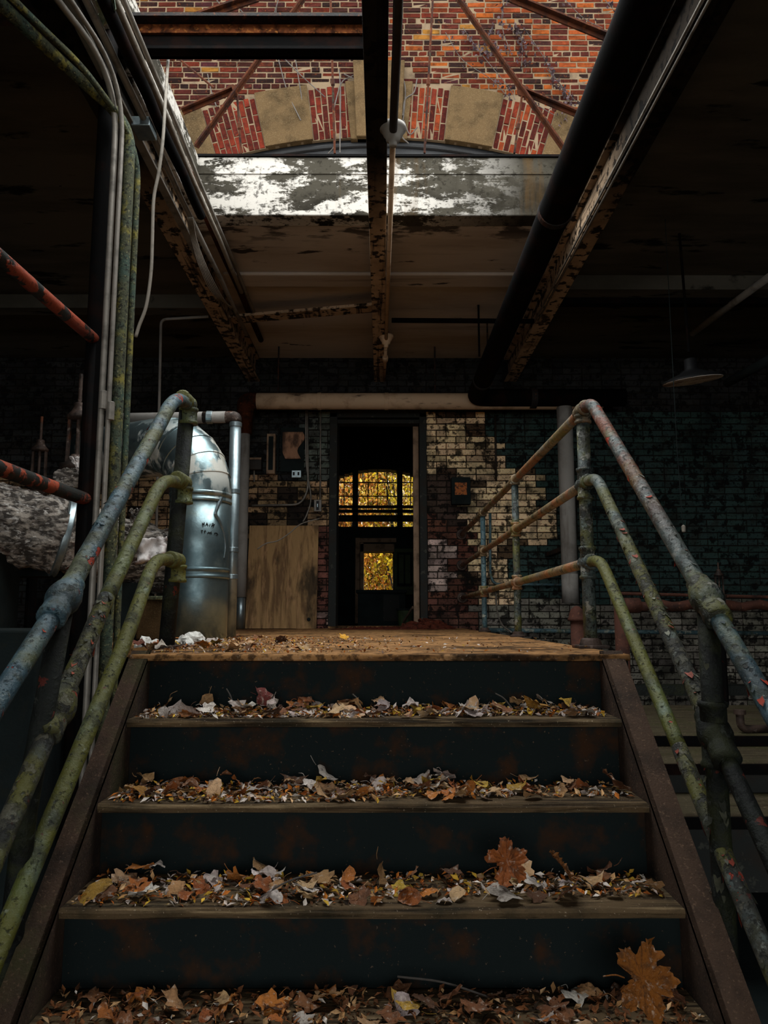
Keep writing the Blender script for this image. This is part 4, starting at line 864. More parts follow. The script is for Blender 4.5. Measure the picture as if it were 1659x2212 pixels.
for k in (.05, .8): p = ax0 + vd * k; part('saddle_support', MB().box((p.x - .06, p.y - .12, ZF), (p.x + .06, p.y + .12, p.z - .16)), 'dark', t)
def drape(pxs, Y, name, label, mat_, seed, base):
    mb = MB(); n_, m_ = 12, 10; (xa, ya), (xb3, yb3), (xc, yc), (xd, yd) = pxs
    for i in range(n_ + 1):
        for j in range(m_ + 1):
            u, v = i / n_, j / m_; px = (xa * (1 - u) + xb3 * u) * (1 - v) + (xd * (1 - u) + xc * u) * v; py = (ya * (1 - u) + yb3 * u) * (1 - v) + (yd * (1 - u) + yc * u) * v
            h = noise.noise((u * 5 + seed, v * 3, seed)); mb.v.append(tuple(pY(px + 6 * noise.noise((v * 6, u * 6, seed + 3)), py + 5 * noise.noise((v * 7, u * 7, seed)), Y + .05 * h)))
    for i in range(n_):
        for j in range(m_): a = i * (m_ + 1) + j; mb.f.append((a, a + 1, a + m_ + 2, a + m_ + 1))
    o = solo(name, mb, mat_, label, 'cloth', pY(*base, Y), smooth=True); s = o.modifiers.new('thick', 'SOLIDIFY'); s.thickness = .004; return o
drape([(300, 1165), (362, 1160), (356, 1205), (292, 1220)], 4.05, 'torn_wrapping', 'white torn wrapping hanging between the rails and the dark post', 'cloth', 1.3, (330, 1220))
drape([(228, 1060), (238, 1058), (236, 1100), (229, 1100)], 4.0, 'torn_wrapping', 'small scrap of white wrapping showing between conduits', 'cloth', 2.3, (232, 1100))
drape([(225, 1230), (234, 1228), (232, 1260), (224, 1264)], 4.0, 'torn_wrapping', 'pinkish scrap of wrapping low between the conduits', 'cloth', 4.1, (229, 1264))
drape([(283, 1100), (312, 1098), (322, 1130), (276, 1145)], 4.02, 'torn_wrapping', 'brown stained wrapping at the shoulder of the lagged vessel', 'fibre', 5.7, (300, 1140))
t = thing('concrete_plinth', 'mossy concrete plinth behind the dark railing post', 'plinth', pY(325, 1385, 4.0))
a, b = pY(292, 1390, 4.0), pY(352, 1296, 4.0); part('block', MB().box((a.x, 4.0, ZP), (b.x, 4.35, b.z)), 'stone', t, bevel=.01)
part('cap', MB().box((a.x - .01, 3.99, b.z), (b.x + .01, 4.36, b.z + .02)), 'conduit_moss', t, bevel=.004)
def valve(px, pyb, pyt, Y, s, label):
    p = pY(px, pyb, Y); zt3 = pY(px, pyt, Y).z
    t = thing('gate_valve', label, 'valve', p)
    part('valve_body', MB().lathe([(.05 * s, -.14 * s), (.07 * s, -.12 * s), (.075 * s, -.03 * s), (.09 * s, -.025 * s), (.09 * s, 0), (.05 * s, .02 * s), (.03 * s, .06 * s)], p, seg=20), 'castiron', t, smooth=True)
    for sg in (-1, 1): part('yoke_arm', MB().bar(p + Vector((sg * .055 * s, 0, 0)), p + Vector((sg * .05 * s, 0, .27 * s)), .016 * s, .02 * s), 'castiron', t)
    part('yoke_head', MB().lathe([(.062 * s, 0), (.066 * s, .02 * s), (.04 * s, .05 * s), (.03 * s, .075 * s), (.034 * s, .09 * s), (.02 * s, .1 * s)], p + Vector((0, 0, .265 * s)), seg=16), 'castiron', t, smooth=True)
    part('stem', MB().tube([p, p + Vector((0, 0, zt3 - p.z))], .011 * s, 10), 'castiron', t)
    part('stand_pipe', MB().tube([(p.x, p.y, ZF), (p.x, p.y, p.z - .13 * s)], .04 * s, 12), 'black', t)
    return t
valve(165, 1005, 808, 4.3, 1.0, 'rusty gate valve with a tall stem on top of the lagged vessel')
valve(82, 1045, 900, 5.2, .85, 'smaller dim gate valve behind the flaking guard rail')
p = pY(148, 1030, 4.15); m = rag(p + Vector((-.06, 0, -.02)), p + Vector((.1, 0, 0)), .05, 4, .03, 20, 10); solo('lagging_lump', m, 'fibre', 'lump of torn lagging heaped against the gate valve', 'lagging', p, smooth=True)
drape([(150, 988), (178, 985), (178, 1030), (168, 1020)], 4.1, 'torn_wrapping', 'grey rag hanging from the gate valve', 'cloth', 7.7, (170, 1025))
solo('dark_ledge', MB().box((-3.2, 4.3, pY(50, 1225, 4.3).z - .05), (pY(180, 1225, 4.3).x, 4.5, pY(50, 1208, 4.3).z)), 'dark', 'dark steel ledge below the lagged vessel', 'ledge', (-2, 4.4, .2))
solo('machine_cabinet', MB().box((-2.6, 3.0, ZF), (pY(78, 1450, 3.0).x, 3.6, pY(40, 1362, 3.0).z)), 'dark', 'low dark cabinet below the flaking guard rail', 'cabinet', (-2, 3.3, ZF), bevel=.008)

# ------------------------------------------------------------------ things on and before the back wall
Yw = YW - .005; B = lambda px, py: pY(px, py, Yw)
def wallbox(px0, py0, px1, py1, dep): a, b = B(px0, py1), B(px1, py0); return (a.x, Yw - dep, a.z), (b.x, Yw, b.z)
t = thing('plywood_sheet', 'weathered plywood sheet leaning on the wall beside the doorway', 'board', B(610, 1358))
a, b = pY(530, 1357, 7.72), pY(688, 1135, 7.82)
part('sheet', MB().add([(a.x, 7.70, ZP), (b.x, 7.70, ZP), (b.x, 7.83, b.z), (a.x, 7.83, b.z), (a.x, 7.72, ZP), (b.x, 7.72, ZP), (b.x, 7.85, b.z), (a.x, 7.85, b.z)], [(0,1,2,3),(7,6,5,4),(0,4,5,1),(1,5,6,2),(2,6,7,3),(3,7,4,0)]), 'ply', t)
part('knot', MB().lathe([(.018, 0), (.014, .003)], pY(667, 1338, 7.705), (0, -1, .1), 12), 'dark', t)
t = thing('fuse_box', 'small dark fuse box on the wall left of the paper scrap'.replace('left of', 'farthest from the doorway past'), 'box', B(560, 995))
lo, hi = wallbox(532, 993, 568, 1018, .1); part('case', MB().box(lo, hi), 'box', t, bevel=.006); part('cover_rim', MB().box((lo[0], lo[1] - .012, hi[2] - .02), (hi[0], lo[1], hi[2])), 'trim', t)
part('drop_tube', MB().tube([B(550, 1018) - Vector((0, .03, 0)), B(550, 1042) - Vector((0, .03, 0))], .008, 8), 'conduit', t)
t = thing('switch_panel', 'tall narrow brown panel on the wall beside the torn paper', 'panel', B(592, 1030))
lo, hi = wallbox(577, 940, 597, 1026, .07); part('case', MB().box(lo, hi), 'trim', t, bevel=.004); part('inset', MB().box((lo[0] + .02, lo[1] - .006, lo[2] + .04), (hi[0] - .02, lo[1], hi[2] - .03)), 'dark', t)
lo, hi = wallbox(599, 942, 604, 1020, .05); part('side_strip', MB().box(lo, hi), 'dark', t)
t = thing('paper_board', 'dark board with a torn brown paper curling off it', 'board', B(635, 1015))
lo, hi = wallbox(606, 925, 658, 1020, .03); part('board', MB().box(lo, hi), 'dark', t)
mb = MB(); n_ = 10
outl = lambda v: (610 + 6 * max(0, v - .75) * 4, 654 - 8 * v + 6 * math.sin(v * 7))
for i in range(n_ + 1):
    for j in range(n_ + 1):
        v = j / n_; l, r_ = outl(v); px = l + (r_ - l) * i / n_; py = 933 + 58 * v
        q = pY(px, py, Yw - .045 - .03 * abs(noise.noise((i * .5, j * .35, 1)))); mb.v.append(tuple(q))
for i in range(n_):
    for j in range(n_): a = i * (n_ + 1) + j; mb.f.append((a, a + 1, a + n_ + 2, a + n_ + 1))
o = part('torn_paper', mb, 'paper', t, smooth=True); s = o.modifiers.new('thick', 'SOLIDIFY'); s.thickness = .003
t = thing('outlet_box', 'small pale outlet box under the paper board', 'outlet', B(642, 1035))
lo, hi = wallbox(631, 1018, 652, 1034, .06); part('case', MB().box(lo, hi), 'galv', t, bevel=.004)
for px in (636, 646): lo, hi = wallbox(px - 2, 1022, px + 2, 1029, .064); part('socket', MB().box(lo, hi), 'ink', t)
t = thing('light_switch', 'small pale switch box beside the door frame', 'switch', B(687, 1104))
lo, hi = wallbox(679, 1081, 695, 1106, .05); part('plate', MB().box(lo, hi), 'whitepipe', t, bevel=.004); lo, hi = wallbox(684, 1084, 690, 1103, .056); part('switch_slot', MB().box(lo, hi), 'ink', t)
lo, hi = wallbox(686, 1090, 688, 1097, .064); part('toggle', MB().box(lo, hi), 'galv', t)
cv = Vector((0, -.025, 0))
solo('wall_conduit', MB().tube(rounded([B(664, 888) + cv, B(666, 1060) + cv, B(650, 1091) + cv, B(545, 1093) + cv], .2, 8), .011, 10), 'conduit', 'wall conduit that bends level below the paper board', 'conduit', B(665, 1000), smooth=True)
solo('wall_conduit', MB().tube([B(693, 888) + cv, B(692, 1080) + cv], .009, 10), 'conduit', 'straight wall conduit dropping to the light switch', 'conduit', B(692, 1080), smooth=True)
solo('wall_conduit', MB().tube(spline([B(661, 888) + cv, B(662, 1000) + cv, B(672, 1075) + cv, B(664, 1110) + cv, B(655, 1128) + cv], 5), .008, 8), 'conduit', 'crooked wall conduit ending above the plywood sheet', 'conduit', B(664, 1110), smooth=True)
solo('loose_wire', MB().tube(spline([pY(690, 1120, 7.6), pY(650, 1132, 7.5), pY(625, 1152, 7.4), pY(600, 1168, 7.35), pY(575, 1174, 7.3), pY(556, 1186, 7.3)], 6), .006, 8), 'cable', 'bent white wire sticking out before the plywood sheet', 'wire', pY(690, 1120, 7.6), smooth=True)
t = thing('alarm_box', 'black box with a faded orange label beside the door frame', 'box', B(993, 1080))
lo, hi = wallbox(974, 1034, 1014, 1092, .1); part('case', MB().box(lo, hi), 'dark', t, bevel=.008)
lo, hi = wallbox(981, 1046, 1006, 1072, .104); part('orange_label', MB().box(lo, hi), 'label_orange', t, label='faded orange label')
solo('wall_conduit', MB().tube(rounded([B(1069, 900) + cv, B(1071, 1040) + cv], .1), .011, 8), 'box', 'thin dark conduit down the cream painted bricks', 'conduit', B(1070, 960), smooth=True)
solo('wall_conduit', MB().tube(rounded([B(1058, 1110) + cv, B(1058, 1240) + cv, B(1066, 1262) + cv, B(1240, 1264) + cv], .15, 8), .014, 10), 'pipe_teal', 'grey wall conduit bending behind the landing rails', 'conduit', B(1060, 1200), smooth=True)
solo('hanging_cable', MB().tube(spline([B(1071, 1280), pY(1074, 1320, 7.6), pY(1085, 1350, 7.3), pY(1105, 1366, 7.0)], 6), .008, 8), 'conduit', 'thin cable trailing to the floor behind the landing rails', 'cable', B(1071, 1280), smooth=True)
solo('baseboard_pipe', MB().tube([B(1048, 1361) - Vector((0, .05, 0)), B(1660, 1368) - Vector((0, .05, 0))], .022, 12), 'pipe_teal', 'level grey pipe along the foot of the wall', 'pipe', B(1048, 1361), smooth=True)
# downpipe and stand pipe by the landing
Yd = 7.0; xq = pY(1226, 1100, Yd).x
t = thing('downpipe', 'broad cream vertical pipe behind the main railing post', 'pipe', (xq, Yd, 0))
part('pipe_run', MB().tube([(xq, Yd, pY(1226, 1302, Yd).z), (xq, Yd, 1), (xq, Yd, pY(1226, 880, Yd).z)], .072, 22), 'whitepipe', t, smooth=True)
part('lower_sleeve', MB().tube([(xq, Yd, pY(1226, 1302, Yd).z - .003), (xq, Yd, pY(1226, 1240, Yd).z)], .075, 22), 'whitepipe', t, smooth=True)
part('wall_bracket', MB().box((xq - .03, Yd, .6), (xq + .03, YW, .64)), 'steel', t)
Yh = 5.3; xq = pY(1247, 1360, Yh).x
t = thing('vent_stub', 'rust red domed stand pipe behind the railing post', 'pipe', (xq, Yh, ZF))
part('pipe_run', MB().tube([(xq, Yh, ZF), (xq, Yh, pY(1247, 1340, Yh).z)], .045, 18), 'rustred', t, smooth=True)
zc = pY(1247, 1336, Yh).z; part('dome_cap', MB().lathe([(.05, -.02), (.062, -.015), (.062, .0), (.055, .01), (.052, .03), (.04, .06), (.02, .08), (.004, .085)], (xq, Yh, zc), seg=22), 'rustred', t, smooth=True)
Yr = 5.6; zr = pY(1400, 1308, Yr).z
t = thing('rusty_pipe_run', 'rusted level pipe with scaling lagging beyond the sloping rails', 'pipe', (pY(1340, 1308, Yr).x, Yr, ZF))
xa, xb2 = pY(1335, 1308, Yr).x, pY(1720, 1308, Yr).x
part('pipe_run', MB().tube([(xa + (xb2 - xa) * k / 20, Yr, zr + .012 * math.sin(k * 1.7)) for k in range(21)], .035, 14, wob=.3), 'rustred', t, smooth=True)
part('drop_leg', MB().tube([(xa + .02, Yr, zr), (xa + .02, Yr, ZF)], .05, 14), 'rustred', t, smooth=True)
part('branch_tee', MB().lathe([(.04, -.06), (.055, -.055), (.055, .055), (.04, .06)], (xa + .1, Yr, zr), (1, 0, 0), 16), 'rustred', t, smooth=True)
part('thin_line', MB().tube([(xa, Yr + .1, zr + .09), (xb2, Yr + .1, zr + .06)], .012, 8), 'rustred', t)
valve(1555, 1285, 1215, 5.5, .5, 'small rusty valve on the level pipe beyond the rails')
t = thing('pull_chain', 'thin pull cord with a small weight hanging in the dark room', 'cord', pY(1475, 1145, 5))
part('cord', MB().tube([Vector((pY(1462, 960, 5).x, 5, ZC)), pY(1462, 960, 5), pY(1475, 1138, 5)], .0025, 6), 'dark', t); part('weight', MB().lathe([(.004, 0), (.012, .005), (.014, .04), (.004, .05)], pY(1477, 1150, 5), seg=10), 'cable', t)
# low stepped boards beyond the stair
def step(n_, py_b, py_f, Z, label):
    a = pZ(1380, py_b, Z); b = pZ(1380, py_f, Z); x0 = .93; x1 = 2.6
    t = thing('low_platform', label, 'platform', (1.6, b.y, ZF), 'stepped boards beside the stair')
    k = 0; x = x0
    part('board', MB().box((x0, b.y, Z - .03), (x1, max(a.y, b.y + .2), Z)), 'planks', t, bevel=.004)
    part('edge_strip', MB().box((x0, b.y - .012, Z - .05), (x1, b.y, Z - .004)), 'black', t)
    part('front_board', MB().box((x0, b.y + .03, Z - .3), (x1, b.y + .05, Z - .03)), 'darkwood', t)
    for q in (x0, x1 - .06): part('leg', MB().box((q, b.y + .05, ZF), (q + .06, b.y + .11, Z - .03)), 'dark', t)
step(0, 1523, 1588, -.60, 'highest of the worn low platforms beyond the mossy lower rail')
step(1, 1608, 1648, -.655, 'middle worn low platform, a shade below the highest')
step(2, 1703, 1762, -.79, 'lowest worn low platform beyond the mossy lower rail')
zz = -.58; a = pZ(1600, 1575, zz)
t = thing('pipe_elbow', 'loose rusty pipe elbow lying on the highest low platform', 'pipe', a)
part('elbow_tube', MB().tube(rounded([a + Vector((0, 0, .09)), a, a + Vector((.2, .02, 0))], .04, 6), .02, 12), 'castiron', t, smooth=True); part('collar', MB().lathe([(.02, -.01), (.03, -.01), (.03, .012), (.02, .012)], a + Vector((0, 0, .085)), (0, 0, 1), 14), 'castiron', t)
part('collar', MB().lathe([(.02, -.015), (.03, -.012), (.03, .012), (.02, .015)], a + Vector((.18, .02, 0)), (1, 0, 0), 14), 'castiron', t)
solo('timber_rail', MB().box((.95, 5.55, -.72 + .16), (3.2, 5.68, -.72 + .23)), 'pipe_shaded', 'dark level timber behind the low platforms', 'timber', (2, 5.6, -.5))
# ceiling odds and ends in the dark bays
a, b = pZ(500, 690, 2.60), pZ(809, 664, 2.60)
solo('ceiling_lath', MB().bar(a, b, .15, .025), 'beam', 'peeling board hung askew between two ceiling beams', 'board', a)
t = thing('hanger_pipe', 'thin dark level pipe hung below the ceiling before the thick black pipe', 'pipe', pZ(850, 690, 2.6))
a, b = pZ(846, 692, 2.58), pZ(1155, 694, 2.58); part('pipe_run', MB().tube([a, b], .022, 12), 'black', t); q = pZ(1034, 692, 2.58)
part('drop_rod', MB().tube([q + Vector((0, 0, .14)), q - Vector((0, 0, .33))], .009, 8), 'black', t)
for i, (py, Z, hgt) in enumerate(((625, 2.60, .12), (655, 2.55, .06))):
    a = pZ(1240, py, Z); solo('bay_beam', MB().box((1.45, a.y, Z), (XR, a.y + .18 - .1 * i, Z + hgt)), 'plaster_shaded' if i == 0 else 'black', ('dim plastered cross beam of the far dark bay', 'dark pipe like bar under the dim cross beam')[i], 'beam', (2, a.y, Z))
a = pZ(300, 665, 2.6); solo('bay_beam', MB().box((XL, a.y, 2.6), (-1.45, a.y + .16, ZC)), 'plaster_shaded', 'dim plastered cross beam behind the hanging cable', 'beam', (-2.5, a.y, 2.6))
solo('bay_pipe', MB().tube(rounded([Vector((pY(352, 880, 6.3).x, 6.3, ZP)), pY(348, 690, 6.3), pY(450, 684, 6.3)], .05), .012, 10), 'whitepipe', 'thin pale pipe with one bend above the aluminium duct', 'pipe', pY(350, 880, 6.3), smooth=True)
def lamp(px, py, Y, r, tilt, label, mt_='cloth'):
    p = pY(px, py, Y); t = thing('pendant_lamp', label, 'lamp', p); ax = Vector((tilt, -.12, 1)).normalized()
    part('shade', MB().lathe([(r, 0), (r * .98, .008), (r * .75, .03), (r * .4, .055), (r * .22, .08), (r * .2, .15), (r * .1, .16)], p, ax, 32), 'ink', t, smooth=True); part('reflector_face', MB().lathe([(r * .97, -.004), (r * .97, .004)], p, ax, 32), mt_, t)
    part('lamp_stem', MB().tube([p + ax * .2, Vector((p.x + tilt * .3, p.y, ZC))], .01, 8), 'black', t); return t
lamp(1496, 822, 5.2, .205, -.12, 'wide shallow lamp shade hanging dim in the dark bay')
lamp(127, 308, 4.6, .1, .1, 'small dark lamp shade hanging near the bent conduits', 'dark')
a = pY(1659, 600, 5.6); b = pY(1495, 720, 6.6)
solo('slanting_pipe', MB().tube([a + (a - b) * .3, b], .03, 12), 'whitepipe', 'dim pipe slanting through the dark bay above the lamp', 'pipe', b, smooth=True)
a = pY(1665, 775, 5.4); b = pY(1570, 828, 5.9)
solo('slanting_pipe', MB().tube([a + (a - b) * .3, b], .035, 12), 'dark', 'dim pipe slanting beside the lamp shade in the dark bay', 'pipe', b, smooth=True)
# rubble, debris
def heap(cx, cy, z, rx, ry, h, seed, name, label, mat_, n_=18):
    mb = MB(); r = random.Random(seed)
    for i in range(n_ + 1):
        for j in range(n_ + 1):
            u, v = i / n_ * 2 - 1, j / n_ * 2 - 1; d = min(1, math.hypot(u, v))
            mb.v.append((cx + u * rx, cy + v * ry, z + h * (1 - d) ** .8 * (1 + .6 * noise.noise((u * 3 + seed, v * 3, 0))) + .008 * noise.noise((u * 12, v * 12, seed)) * (1 - d)))
    for i in range(n_):
        for j in range(n_): a = i * (n_ + 1) + j; mb.f.append((a, a + n_ + 1, a + n_ + 2, a + 1))
    for k in range(40):
        a = r.uniform(0, 6.28); q = r.random() ** .5; s = r.uniform(.006, .02); x, y = cx + rx * q * math.cos(a), cy + ry * q * math.sin(a); zz = z + h * max(0, 1 - q) ** .8
        e = Euler((r.random() * 6, r.random() * 6, r.random() * 6)).to_matrix(); c0 = MB().box((-s, -s * .7, -s * .5), (s, s * .7, s * .5)); mb.add([e @ Vector(v) + Vector((x, y, zz)) for v in c0.v], c0.f)
    return solo(name, mb, mat_, label, 'rubble', (cx, cy, z), kind='stuff')
q = pZ(932, 1364, ZP); heap(q.x + .02, 7.55, ZP, .3, .3, .1, 2, 'brick_rubble', 'low heap of red brick rubble at the foot of the door frame', 'rubble')
q = pZ(830, 1362, ZP); heap(q.x, 7.4, ZP, .5, .3, .02, 5, 'brick_rubble', 'thin spread of dust and grit before the doorway', 'rubble')
def lump(px, py, Y, s, seed, label):
    p = pY(px, py, Y); mb = MB(); src = MB().lathe([(.3, -.5), (.8, -.45), (1, 0), (.7, .4), (.25, .55)], (0, 0, 0), seg=9); r = random.Random(seed); e = Euler((r.uniform(-.5, .5), r.uniform(-.5, .5), r.random() * 6)).to_matrix()
    mb.add([p + e @ (Vector(v) * (1 + .6 * noise.noise(Vector(v) * 2 + Vector((seed, 0, 0)))) * s * Vector((1.3, 1, .75)).length / 1.8) for v in src.v], src.f)
    return solo('plaster_chunk', mb, 'white', label, 'rubble', p, group='plaster chunks by the post')
for i, (px, py, Y, s) in enumerate(((398, 1383, 3.35, .03), (420, 1376, 3.45, .04), (410, 1388, 3.3, .022), (383, 1388, 3.2, .02), (312, 1386, 3.4, .03), (300, 1392, 3.3, .02), (335, 1391, 3.5, .03), (436, 1384, 3.3, .02))):
    lump(px, py, Y, s, i, 'white plaster chunk in the litter around the foot of the dark post')

# ------------------------------------------------------------------ vines on the upper wall
def vine(name, label, strands, r, leaves=0, seed=1):
    rr_ = random.Random(seed); t = thing(name, label, 'vine', pY(*strands[0][0], YW - .02)); mb = MB()
    for s in strands: mb.tube(spline([pY(px + rr_.uniform(-3, 3), py, YW - .02 - rr_.uniform(0, .03)) for px, py in s], 5), r, 5)
    part('stems', mb, 'vine', t, kind='stuff')
    if leaves:
        lb = MB()
        for i in range(leaves):
            s = rr_.choice(strands); k = rr_.randrange(len(s) - 1); u = rr_.random(); px = s[k][0] + (s[k + 1][0] - s[k][0]) * u + rr_.gauss(0, 7); py = s[k][1] + (s[k + 1][1] - s[k][1]) * u + rr_.gauss(0, 7)
            c = pY(px, py, YW - .03 - rr_.uniform(0, .05)); e = Euler((rr_.uniform(0, 6), rr_.uniform(0, 6), rr_.uniform(0, 6))).to_matrix(); q = rr_.uniform(.015, .035)
            lb.add([c + e @ Vector(v) * q for v in ((-1, 0, 0), (-.2, -.7, .2), (1, 0, .1), (-.2, .7, .2))], [(0, 1, 2, 3)])
        part('withered_leaves', lb, 'vineleaf', t, kind='stuff')
vine('bare_vine', 'pale bare vine stems straggling over the bricks above the curb stones', [[(470, 0), (500, 40), (560, 90)], [(600, 0), (590, 60), (600, 130), (620, 200), (650, 260)], [(520, 20), (560, 70), (640, 150), (700, 210)], [(450, 160), (460, 200), (468, 230)], [(640, 130), (650, 190), (655, 225)]], .006, 0, 1)
vine('bare_vine', 'tangle of pale vine stems beside the hanging rod near the keystone', [[(595, 10), (600, 30), (612, 50), (640, 70)], [(732, 150), (735, 200), (735, 270), (733, 330)], [(800, 140), (760, 165), (740, 180), (720, 240)], [(810, 155), (770, 170), (745, 160)], [(725, 290), (722, 315), (708, 332)]], .007, 0, 2)
vine('bare_vine', 'pale vine loop hugging the middle beam beside the keystone', [[(868, 160), (876, 190), (872, 240), (870, 290), (884, 310)], [(898, 170), (892, 200), (874, 215), (869, 250)], [(872, 260), (884, 290), (900, 275)]], .007, 0, 3)
vine('leafy_vine', 'withered purple leaved vine on the orange bricks', [[(1090, 0), (1085, 30), (1090, 70), (1100, 110)], [(1110, 50), (1125, 80), (1130, 110), (1128, 150)], [(1060, 60), (1050, 110), (1100, 112)], [(1130, 60), (1170, 120), (1200, 170), (1245, 220)], [(1000, 60), (1040, 120), (1100, 190), (1110, 215)], [(1180, 150), (1215, 190), (1240, 240)]], .004, 260, 4)
vine('leafy_vine', 'thin dark vine trailing across the bricks near the thick black pipe', [[(1220, 0), (1260, 40), (1300, 60)], [(1310, 0), (1330, 30)], [(960, 70), (1000, 130), (1060, 170), (1100, 210)], [(1150, 220), (1200, 250), (1240, 258)]], .004, 50, 5)

# ------------------------------------------------------------------ leaves
def leafmesh(seed, kind, fine=False):
    r = random.Random(seed); mb = MB(); nseg = 90 if fine else 18; rings = (0.33, .66, 1.0) if not fine else (.12, .25, .4, .55, .7, .85, 1.0)
    curl = r.uniform(.5, 1.6) * r.choice((-1, 1)) * (.35 if fine else 1); fold = r.uniform(.2, .9); ph = r.random() * 9
    def rad_(a):
        if kind == 'oval': return 1.0 / math.sqrt((math.cos(a) / 1.0) ** 2 + (math.sin(a) / .55) ** 2) * (1 + .06 * math.sin(7 * a + ph))
        lob = abs(math.cos(2.5 * (a))) ** (1.1 if fine else .7)
        if fine: return (.60 + .42 * lob) * (1 + .05 * math.sin(15 * a + ph) + .045 * math.sin(37 * a)) * (.7 if abs(a - math.pi) < .3 else 1)
        return (.52 + .48 * lob) * (1 + .12 * math.sin(11 * a + ph) ) * (.75 if abs(a - math.pi) < .35 else 1)
    mb.v.append((0, 0, 0))
    for q in rings:
        for k in range(nseg):
            a = 2 * math.pi * k / nseg; R = rad_(a) * q; x, y = R * math.cos(a), R * math.sin(a)
            z = .28 * curl * (x * x * .8 - y * y * fold) + .10 * q * noise.noise((x * 3 + ph, y * 3, seed)) * 2 + ((.15 * q * abs(math.cos(7.5 * a)) + .05 * q * math.cos(30 * a) * math.sin(q * 14) + .16 * q * noise.noise((x * 6, y * 6, seed))) if fine else .06 * q * math.cos(5 * a) if kind != 'oval' else .05 * q * math.cos(8 * a))
            mb.v.append((x * (1 - .15 * abs(curl) * x * x), y * (1 - (.05 if fine else .2) * fold * y * y), z))
    for k in range(nseg): mb.f.append((0, 1 + k, 1 + (k + 1) % nseg))
    for i in range(len(rings) - 1):
        for k in range(nseg):
            a = 1 + i * nseg + k; b = 1 + i * nseg + (k + 1) % nseg; mb.f.append((a, a + nseg, b + nseg, b))
    # stalk
    o = Vector((-.55 if kind != 'oval' else -.95, 0, 0)); mb.tube(spline([o, o + Vector((-.3, .05, .05)), o + Vector((-.7, .0, .2 * curl))], 3), .018, 4, cap=False)
    me = mb.mesh('leaf', smooth=True); me.materials.append(MT['leaf']); return me
LM = [leafmesh(i, 'oval') for i in range(7)] + [leafmesh(20 + i, 'lobed') for i in range(8)]
COLS = {'tan': ['#c49a6c', '#b08456', '#d0a87c'], 'grey': ['#d0beb2', '#bcaca4', '#e0d2c8'], 'brown': ['#74482c', '#865432', '#5e3c26'], 'orange': ['#b4682a', '#c87a32', '#a05624'], 'yellow': ['#d0a840', '#c09638']}
DESC = {'tan': 'crisp tan', 'grey': 'bleached greyish', 'brown': 'curled dark brown', 'orange': 'orange brown', 'yellow': 'dull yellow'}
def leaf(p, size, e, col, label, group=None, mesh=None, name='dead_leaf', cat='leaf'):
    o = bpy.data.objects.new(name, mesh or rnd.choice(LM)); C.objects.link(o); o.location = p; o.rotation_euler = e; o.scale = (size, size, size)
    o.color = jit(col, .15); o['label'] = label; o['category'] = cat
    if group: o['group'] = group
    return o
PLACE = ['on the landing beside the aluminium duct', 'on the highest tread', 'on the second tread down', 'on the third tread down', 'on the lowest tread']
def lz(kind, i, x, back):
    zone = 'by the mossy stringer' if x < -.42 else 'short of mid stair' if x < -.05 else 'just past mid stair' if x < .32 else 'by the brown stringer'
    row = 'at the nosing' if back < .36 else 'under the riser' if back > .7 else 'amid the litter'
    return '%s leaf %s %s, %s' % (DESC[kind], PLACE[i], row, zone), '%s leaves %s %s %s' % (DESC[kind], PLACE[i], row, zone)
def scatter(i, n, xf, yspan, zlift):
    y0, z = NOS[i]
    for k in range(n):
        kind = rnd.choices(list(COLS), (5, 5, 4, 4, 1.2) if i < 4 else (2, 1, 8, 3, .8))[0]; x = xf(); y = y0 + rnd.uniform(*yspan); back = (y - y0) / yspan[1]
        s = rnd.uniform(.022, .046); zz = z + s * .22 + rnd.random() * zlift * (.3 + back)
        leaf((x, y, zz), s, (rnd.gauss(0, .38), rnd.gauss(0, .38), rnd.uniform(0, 6.28)), rnd.choice(COLS[kind]), *lz(kind, i, x, back))
U = rnd.uniform
scatter(1, 82, lambda: U(-.72, .68) if rnd.random() < .6 else U(-.7, .1), (.035, .19), .03)
scatter(2, 80, lambda: U(-.72, .25) if rnd.random() < .82 else U(.2, .68), (.03, .19), .03)
scatter(3, 66, lambda: U(-.7, .1) if rnd.random() < .75 else U(.1, .68), (.03, .19), .03)
scatter(4, 46, lambda: U(-.7, .68), (.05, .20), .02)
def landing_leaf():
    for k in range(34):
        kind = rnd.choices(list(COLS), (4, 3, 4, 4, 1))[0]; p = pZ(U(330, 560) if rnd.random() < .85 else U(560, 700), U(1374, 1408), ZP); s = U(.022, .042)
        leaf((p.x, p.y, ZP + s * .25 + U(0, .015)), s, (rnd.gauss(0, .3), rnd.gauss(0, .3), U(0, 6.28)), rnd.choice(COLS[kind]), '%s dead leaf among the litter %s' % (DESC[kind], PLACE[0]), '%s leaves %s' % (DESC[kind], PLACE[0]))
landing_leaf()
FINE = leafmesh(77, 'lobed', True); FINE2 = leafmesh(91, 'lobed', True); FINE3 = leafmesh(63, 'lobed', True)
p = pY(1388, 2115, 1.80); leaf((p.x, p.y, p.z), .082, (math.radians(72), math.radians(10), math.radians(15)), '#a4621e', 'big orange maple leaf standing upright on the lowest tread in view', mesh=FINE, name='maple_leaf')
p = pY(1096, 1862, 2.02); leaf((p.x, p.y, p.z), .058, (math.radians(60), math.radians(-15), .4), '#a85a24', 'large orange maple leaf propped on the third tread down', mesh=FINE2, name='maple_leaf')
p = pY(1215, 1872, 2.02); leaf((p.x, p.y, p.z), .048, (math.radians(50), math.radians(20), 1.4), '#96602c', 'folded brown orange maple leaf beside the large one on the third tread', mesh=FINE3, name='maple_leaf')
p = pY(566, 1502, 2.5); leaf((p.x, p.y, p.z), .04, (math.radians(65), math.radians(10), .7), '#6a2620', 'dark red leaf standing up against the top riser', mesh=LM[10])
